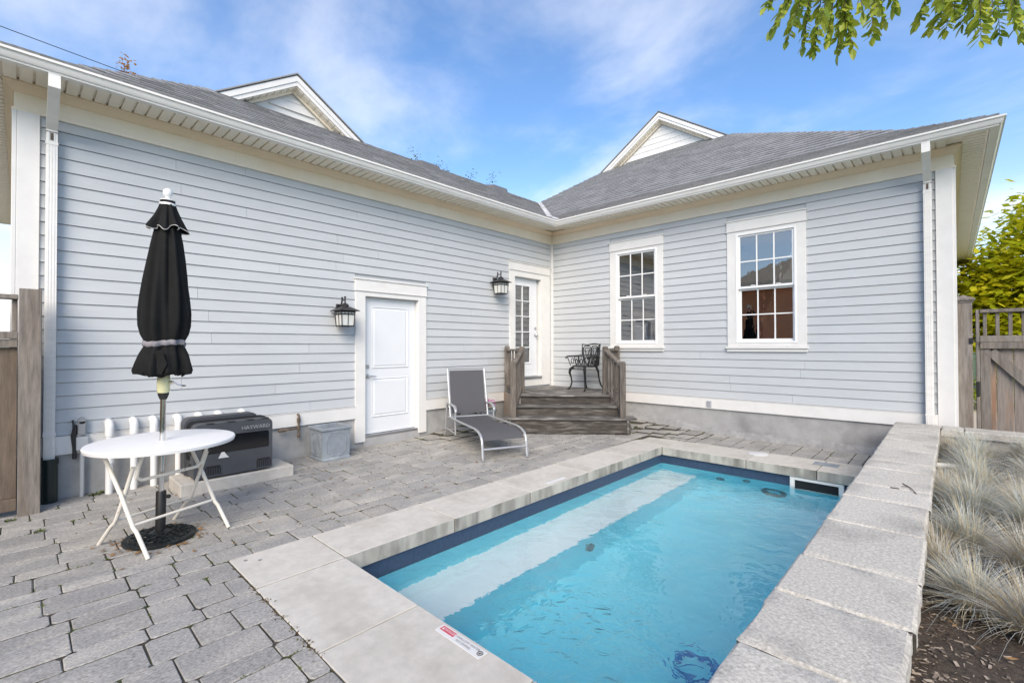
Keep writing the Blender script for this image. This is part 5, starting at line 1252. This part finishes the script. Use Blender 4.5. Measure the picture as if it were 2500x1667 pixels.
b = MB(); R2 = Matrix.Rotation(R(20), 4, 'Z'); b.tube([(.03, .02, 1.185), (.065, .03, 1.185)], .014, 10); b.tube([(.062, .03, 1.19), (.066, .06, 1.165), (.068, .095, 1.155)], .008, 8); b.tube([(.068, .09, 1.156), (.10, .10, 1.155)], .006, 8); b.xf(R2); b.build('crank_handle', M['chrome'], um, True, world=False)
MB().lathe([(.033, .06), (.033, .355), (.03, .36)], 20).build('base_tube', M['rubber'], um, True, world=False)
b = MB().tube([(.03, .02, .325), (.055, .035, .325)], .010, 8); b.lathe([(.001, .0), (.016, .004), (.016, .014), (.001, .018)], 10); b.v[-40:] = [(.055 + p[2] * .8, .035 + p[0], .325 + p[1]) for p in b.v[-40:]]; b.build('clamp_knob', M['rubber'], um, True, world=False)
bs = MB().lathe([(.225, -.0), (.23, .012), (.228, .024), (.21, .03), (.195, .026), (.15, .034), (.09, .05), (.05, .062), (.036, .07)], 48).build('base_plate', M['iron'], um, True, 50, world=False)
b = MB()
for k in range(12):
    a = k * math.pi / 6
    for (r0, sc, z) in ((.155, .032, .042), (.10, .022, .056)):
        pts = [((r0 + sc * math.cos(q)) * math.cos(a + .18 * math.sin(q)), (r0 + sc * math.cos(q)) * math.sin(a + .18 * math.sin(q)), z - .08 * (sc * math.cos(q))) for q in [i * 6.283 / 9 for i in range(9)]]; b.tube(pts, .0055, 5, closed=True)
for k in range(48): a = k * math.pi / 24; b.tube([(.20 * math.cos(a), .20 * math.sin(a), .03), (.222 * math.cos(a), .222 * math.sin(a), .028)], .004, 4)
b.build('cast_scrolls', M['iron'], bs, True, world=False)

# ------------------------------------------------------------------ moss, weeds, leaf litter
mrs = random.Random(33); b = MB()
def tuft(b, x, y, z, s, n, up=1.):
    for i in range(n):
        a = mrs.uniform(0, 6.283); l = s * mrs.uniform(.5, 1.3); d = Vector((math.cos(a), math.sin(a), up * mrs.uniform(.1, .9))).normalized() * l; w = Vector((-math.sin(a), math.cos(a), 0)) * l * .28
        c = Vector((x + mrs.uniform(-1, 1) * s, y + mrs.uniform(-1, 1) * s, z)); b.add([c, c + d * .5 + w, c + d, c + d * .5 - w], [(0, 1, 2, 3)])
for (x0, x1, y0, y1) in JOINTS:
    near = x0 < 2.7 and y0 < -3.2
    for side in range(2):
        if mrs.random() > (.55 if near else .18): continue
        n = mrs.randint(3, 14); t0 = mrs.random()
        for k in range(n):
            t = min(max(t0 + k * .035, 0), 1)
            if side == 0: x, y = x0 + (x1 - x0) * t, y0
            else: x, y = x0, y0 + (y1 - y0) * t
            x += mrs.uniform(-.004, .004); y += mrs.uniform(-.004, .004)
            tuft(b, x, y, g(x, y) - .004, mrs.uniform(.005, .012), 6)
for k in range(260):     # foot of the left wall
    y = mrs.uniform(-7.6, -1.8); tuft(b, .012 + mrs.random() * .02, y, g(0, y) - .004, mrs.uniform(.005, .014), 4)
for (x, y) in ((.09, -7.36), (.10, -7.33), (.07, -7.28), (.5, -7.9), (1.0, -7.75)): tuft(b, x, y, g(x, y), .03, 16, 1.6)
o = b.build('moss', M['moss']); o['kind'] = 'stuff'
b = MB()
for k in range(190):
    t = mrs.random(); x = 2.70 + 1.75 * t; y = -6.877 + mrs.uniform(-.006, .004); s = mrs.uniform(.008, .022) * (1.1 if .25 < t < .8 else .5); tuft(b, x, y, -.008, s, 6, 1.3)
for k in range(60): y = mrs.uniform(-6.8, -1.2); tuft(b, 2.645, y, -.006, .006, 3)
o = b.build('weeds', M['weed']); o['kind'] = 'stuff'
b = MB()
for k in range(240):
    cl = mrs.random()
    if cl < .45: a = mrs.uniform(0, 6.3); x, y = 1.85 + math.cos(a) * mrs.uniform(.2, .34), -7.11 + math.sin(a) * mrs.uniform(.2, .34)
    else: x, y = mrs.uniform(.2, 2.5), mrs.uniform(-7.5, -3.5)
    a = mrs.uniform(0, 6.3); l = mrs.uniform(.008, .028); d = Vector((math.cos(a), math.sin(a), mrs.uniform(-.1, .4))) * l; w = Vector((-math.sin(a), math.cos(a), mrs.uniform(-.5, .5))) * l * .35; c = Vector((x, y, g(x, y) + .010)); b.add([c - d, c + w, c + d, c - w], [(0, 1, 2, 3)])
for k in range(16):
    x, y = 6.15 + mrs.random() * .3, mrs.uniform(-6, -2); a = mrs.uniform(0, 6.3); l = mrs.uniform(.012, .03); d = Vector((math.cos(a), math.sin(a), .2)) * l; w = Vector((-math.sin(a), math.cos(a), .3)) * l * .3; c = Vector((x, y, soilz(x, y) + .02)); b.add([c - d, c + w, c + d, c - w], [(0, 1, 2, 3)])
o = b.build('leaf_litter', M['dry']); o['kind'] = 'stuff'
tw = MB().tube([(5.98, -3.62, CZ + .004), (6.03, -3.74, CZ + .006), (6.06, -3.86, CZ + .004)], .003, 5); tw.tube([(6.02, -3.7, CZ + .005), (5.98, -3.72, CZ + .005)], .002, 4)
tag(tw.build('twig', M['bark']), 'thin bare twig lying on a wall cap stone', 'twig')

# ------------------------------------------------------------------ trees
def leaf(b, c, d, up, l, w):
    d = d.normalized(); s_ = d.cross(up); s_ = s_.normalized() if s_.length > 1e-4 else d.orthogonal().normalized(); n_ = s_.cross(d)
    b.add([c, c + d * l * .35 + s_ * w - n_ * l * .03, c + d * l * .72 + s_ * w * .7 - n_ * l * .06, c + d * l - n_ * l * .12, c + d * l * .72 - s_ * w * .7 - n_ * l * .06, c + d * l * .35 - s_ * w - n_ * l * .03, c + d * l * .5 - n_ * l * .08],
          [(0, 1, 6), (1, 2, 6), (2, 3, 6), (3, 4, 6), (4, 5, 6), (5, 0, 6)])
trs = random.Random(77)
def rv(a=1.): return Vector((trs.uniform(-a, a), trs.uniform(-a, a), trs.uniform(-a, a)))
ot = thing('tree', 'broad-leaved branches of a tree hanging into the top right of the sky', 'tree', (9.3, -2.6, 0))
TW = [(5.489,-3.835,4.489,5.289,-4.207,3.875),(5.656,-4.648,3.864,5.472,-4.769,3.353),(5.566,-3.919,4.388,5.42,-4.178,3.592),(5.639,-4.102,4.226,5.526,-4.214,3.487),(5.661,-4.052,4.244,5.59,-4.205,3.435),(5.726,-4.133,4.153,5.696,-4.124,3.393),(5.768,-4.152,4.115,5.789,-4.16,3.378),(5.767,-3.75,4.374,5.858,-3.857,3.563),(5.792,-3.665,4.414,5.911,-3.623,3.77),(5.861,-4.087,4.1,5.992,-3.962,3.66),(5.751,-4.591,3.843,5.68,-4.589,3.364),(5.748,-4.164,4.119,5.745,-4.176,3.514),(5.63,-4.188,4.176,5.524,-4.455,3.564),(5.775,-4.022,4.194,5.828,-4.049,3.636),(5.652,-4.522,3.948,5.48,-4.615,3.529),(5.733,-4.341,4.014,5.682,-4.349,3.398),(5.801,-3.892,4.262,5.908,-3.987,3.673),(6.299,-3.509,4.204,6.099,-3.671,3.655),(6.333,-3.13,4.427,6.156,-3.436,3.694),(6.365,-3.2,4.363,6.23,-3.497,3.617),(6.403,-3.173,4.357,6.312,-3.396,3.668),(6.432,-3.427,4.175,6.391,-3.655,3.399),(6.488,-3.101,4.351,6.507,-3.048,3.668),(6.525,-3.085,4.339,6.579,-3.151,3.636),(6.529,-3.371,4.152,6.608,-3.362,3.436),(6.377,-3.383,4.237,6.27,-3.661,3.636),(6.459,-3.323,4.226,6.446,-3.485,3.613),(6.346,-3.535,4.158,6.213,-3.827,3.63),(6.519,-3.041,4.371,6.569,-3.044,3.84),(6.426,-3.275,4.277,6.369,-3.502,3.56)]
tr = MB(); tr.tube([(9.3, -2.6, -.1), (9.25, -2.65, 1.2), (9.15, -2.7, 2.6), (9.0, -2.8, 4.2), (8.9, -2.9, 6.2)], [.20, .16, .14, .11, .05], 12)
tr.build('trunk', M['bark'], ot, True)
lb = MB(); lb.tube([(9.08, -2.75, 3.4), (8.0, -3.1, 4.3), (7.0, -3.4, 4.7), (6.2, -3.8, 4.6), (5.7, -4.1, 4.45)], [.07, .05, .035, .022, .012], 8); lb.tube([(7.3, -3.3, 4.6), (6.8, -3.1, 4.6), (6.45, -3.2, 4.5)], [.025, .016, .01], 8)
for (a, c) in (((9.0, -2.8, 4.2), (10.2, -1.8, 5.6)), ((8.95, -2.85, 4.8), (8.2, -4.0, 6.3)), ((8.9, -2.9, 5.4), (9.3, -3.8, 6.8))): lb.tube([a, c], [.05, .015], 7)
lf_ = MB(); lf2 = MB()
for k, (x0, y0, z0, x1, y1, z1) in enumerate(TW):
    p, q = Vector((x0, y0, z0)), Vector((x1, y1, z1)); hub = Vector((5.9, -4.0, 4.5)) if x1 < 6.05 else Vector((6.5, -3.2, 4.52))
    midp = (p + q) / 2 + rv(.05); lb.tube([hub, p, midp, q], [.008, .005, .0035, .0015], 5)
    L_ = (q - p).length; n = int(L_ / .0135); side = 1
    for i in range(n):
        t = .12 + .88 * i / n; c = (p * (1 - t) ** 2 + midp * 2 * t * (1 - t) + q * t * t); dr = (q - p).normalized(); side = -side
        out = dr.cross(Vector((0, 0, 1))); out = out.normalized() if out.length > .05 else rv().normalized()
        d = dr * .55 + out * side * .8 + Vector((0, 0, -.22)) + rv(.4); L2 = trs.uniform(.055, .10)
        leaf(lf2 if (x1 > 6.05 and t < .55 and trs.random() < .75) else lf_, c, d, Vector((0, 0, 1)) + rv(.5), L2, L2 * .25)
    leaf(lf_, q, (q - p), Vector((0, 0, 1)) + rv(.5), .08, .02)
for k in range(60):       # rest of the crown, out of the picture
    c0 = Vector((9.0, -2.6, 6.0)) + Vector((trs.gauss(0, 1.1), trs.gauss(0, 1.1), trs.gauss(0, .7)))
    for i in range(22): leaf(lf_, c0 + rv(.35), rv() + Vector((0, 0, -.4)), Vector((0, 0, 1)) + rv(.5), .1, .03)
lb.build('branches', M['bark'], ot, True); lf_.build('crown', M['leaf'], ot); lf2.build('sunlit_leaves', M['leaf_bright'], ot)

def bush_tree(name, label, base, blobs, n, size, mt, seed, trunk_h, cat='tree', group=None):
    t = thing(name, label, cat, base, group=group); rs = random.Random(seed); b = MB()
    bx, by, bz = base
    tk = MB()
    if trunk_h:
        tk.tube([(bx, by, bz - .2), (bx + .05, by, bz + trunk_h * .5), (bx, by, bz + trunk_h), (bx, by, bz + trunk_h * 1.6)], [.16, .13, .1, .04], 9)
        for (cx, cy2, cz, r_) in blobs: tk.tube([(bx, by, bz + trunk_h * .9), ((bx + cx) / 2, (by + cy2) / 2, (bz + trunk_h + cz) / 2), (cx, cy2, cz)], [.07, .04, .015], 6)
        tk.build('trunk', M['bark'], t, True)
    tot = sum(r_ ** 2 for *_, r_ in blobs)
    for (cx, cy2, cz, r_) in blobs:
        m = int(n * r_ ** 2 / tot); nc = max(8, m // 26)
        for k in range(nc):
            d = Vector((rs.gauss(0, 1), rs.gauss(0, 1), rs.gauss(0, 1))).normalized(); rr = r_ * rs.uniform(.55, 1.05); c0 = Vector((cx, cy2, cz)) + Vector((d.x * rr, d.y * rr, d.z * rr * .85)); cr_ = r_ * rs.uniform(.12, .28)
            for i in range(26):
                c = c0 + Vector((rs.gauss(0, cr_), rs.gauss(0, cr_), rs.gauss(0, cr_ * .7))); a = rs.uniform(0, 6.28); dd = Vector((math.cos(a), math.sin(a), rs.uniform(-.9, .35))); l = size * rs.uniform(.6, 1.3); s_ = Vector((-math.sin(a), math.cos(a), rs.uniform(-.4, .4))) * l * .33
                b.add([c, c + dd * l * .5 + s_, c + dd * l, c + dd * l * .5 - s_], [(0, 1, 2, 3)])
    b.build('crown', M[mt], t); return t
bush_tree('tree', 'bright yellow-green leafy tree beyond the gate', (8.3, 10.5, -.1), [(7.4, 10.2, 2.6, 1.3), (8.4, 10.6, 3.7, 1.6), (9.3, 10.2, 3.0, 1.5), (7.0, 11.0, 3.2, 1.0), (8.8, 11.4, 4.8, 1.3), (7.6, 9.8, 1.6, .9), (6.9, 10.3, 2.0, .8)], 22000, .20, 'leaf_sun', 5, 1.9)
bush_tree('tree', 'taller golden tree at the right frame edge behind the gate', (10.6, 15.0, -.1), [(10.0, 15, 5.4, 1.9), (11.5, 15.2, 6.0, 2.0), (9.3, 15.5, 4.2, 1.5), (10.4, 15.6, 7.4, 1.5), (9.0, 15, 2.8, 1.3)], 12000, .26, 'leaf_sun', 6, 2.6)
bush_tree('shrub', 'low green shrub beside the house beyond the gate post', (7.0, 7.6, -.15), [(7.0, 7.6, .5, .55), (7.4, 7.9, .6, .6), (6.75, 8.0, .4, .45)], 2200, .10, 'leaf', 9, 0, 'shrub')
for i, (label, base, tips, mt, n) in enumerate((
    ('sparse tree with brown autumn leaves poking above the left roof', (-20.5, -4.7, -.15), [(-19.6, -4.85, 13.75), (-19.9, -5.0, 13.1), (-19.35, -4.55, 13.1), (-19.6, -4.7, 12.7), (-19.2, -4.4, 12.9)], 'leaf_brown', 70),
    ('thin tree with sparse green tips above the roof near the valley', (-12.5, 7.6, -.15), [(-13.85, 6.04, 11.5), (-13.7, 6.1, 11.1), (-10.86, 8.88, 10.3), (-11.0, 8.75, 9.95), (-12.6, 7.2, 10.75), (-11.7, 8.1, 10.35), (-12.95, 6.9, 10.9)], 'leaf_small', 26))):
    t = thing('tree', label, 'tree', base); tk = MB(); b = MB(); rs = random.Random(40 + i); top = Vector((base[0], base[1], 8.5 if i == 0 else 7.5)); tk.tube([base, (Vector(base) + top) / 2 + Vector((.1, .1, 0)), top], [.16, .12, .06], 8)
    for tp in tips:
        tp = Vector(tp); tk.tube([top, (top + tp) / 2 + Vector((0, 0, -.5)), tp], [.03, .014, .004], 5)
        for k in range(n):
            c = tp + Vector((rs.gauss(0, .15), rs.gauss(0, .15), rs.gauss(-.12, .22))); a = rs.uniform(0, 6.28); l = rs.uniform(.09, .2) if i == 0 else rs.uniform(.07, .15); d = Vector((math.cos(a), math.sin(a), rs.uniform(-.8, .5))) * l; s_ = Vector((-math.sin(a), math.cos(a), .2)) * l * .3
            b.add([c, c + d * .5 + s_, c + d, c + d * .5 - s_], [(0, 1, 2, 3)])
    tk.build('trunk', M['bark'], t, True); b.build('crown', M[mt], t)
# overhead cable
tag(MB().tube([(-5.6, -33.0, 9.3), (-7.28, -19.5, 8.45), (-8.6, -8.20, 8.38), (-8.93, -5.37, 8.38), (-10.9, 11.6, 8.45), (-13.0, 30.0, 9.4)], .009, 5).build('overhead_cable', M['rubber']), 'thin dark cable crossing the sky above the left eave', 'cable')

# ------------------------------------------------------------------ neighbouring brick house, mirrored in the wider window
bm_ = bpy.data.materials.new('red_brick'); bm_.use_nodes = True; nt = bm_.node_tree; pb = nt.nodes['Principled BSDF']; bt = nt.nodes.new('ShaderNodeTexBrick'); tcn = nt.nodes.new('ShaderNodeTexCoord'); mpn = nt.nodes.new('ShaderNodeMapping'); mpn.inputs['Rotation'].default_value = (R(90), 0, 0)
nt.links.new(tcn.outputs['Object'], mpn.inputs[0]); nt.links.new(mpn.outputs[0], bt.inputs['Vector']); bt.inputs['Color1'].default_value = (.82, .32, .14, 1); bt.inputs['Color2'].default_value = (.70, .25, .12, 1); bt.inputs['Mortar'].default_value = (.4, .34, .28, 1); bt.inputs['Scale'].default_value = 4.2; bt.inputs['Mortar Size'].default_value = .012  # brick colour brightened to stand in for sun on the mirrored side
nt.links.new(bt.outputs[0], pb.inputs['Base Color']); pb.inputs['Roughness'].default_value = .85
bh = thing('brick_house', 'red brick house with hipped roof mirrored in the wider window', 'house', (4.0, -19, -.1))
MB().box(-1.7, 9, -22.4, -16.4, -.2, 4.25).build('wall', bm_, bh)
b = MB(); b.add([(-2.3, -15.85, 4.45), (9.6, -15.85, 4.45), (9.6, -23, 4.45), (-2.3, -23, 4.45), (1.4, -19.4, 6.3), (6, -19.4, 6.3)], [(0, 1, 5, 4), (1, 2, 5), (2, 3, 4, 5), (3, 0, 4)]); b.build('roof', M['far_roof'], bh)
MB().box(-2.3, 9.6, -23, -15.85, 4.25, 4.448).build('eave', M['crown'], bh)
b = MB(); b.box(2.6, 3.6, -16.42, -16.36, 1.2, 2.6); b.build('window', M['heater_dark'], bh)
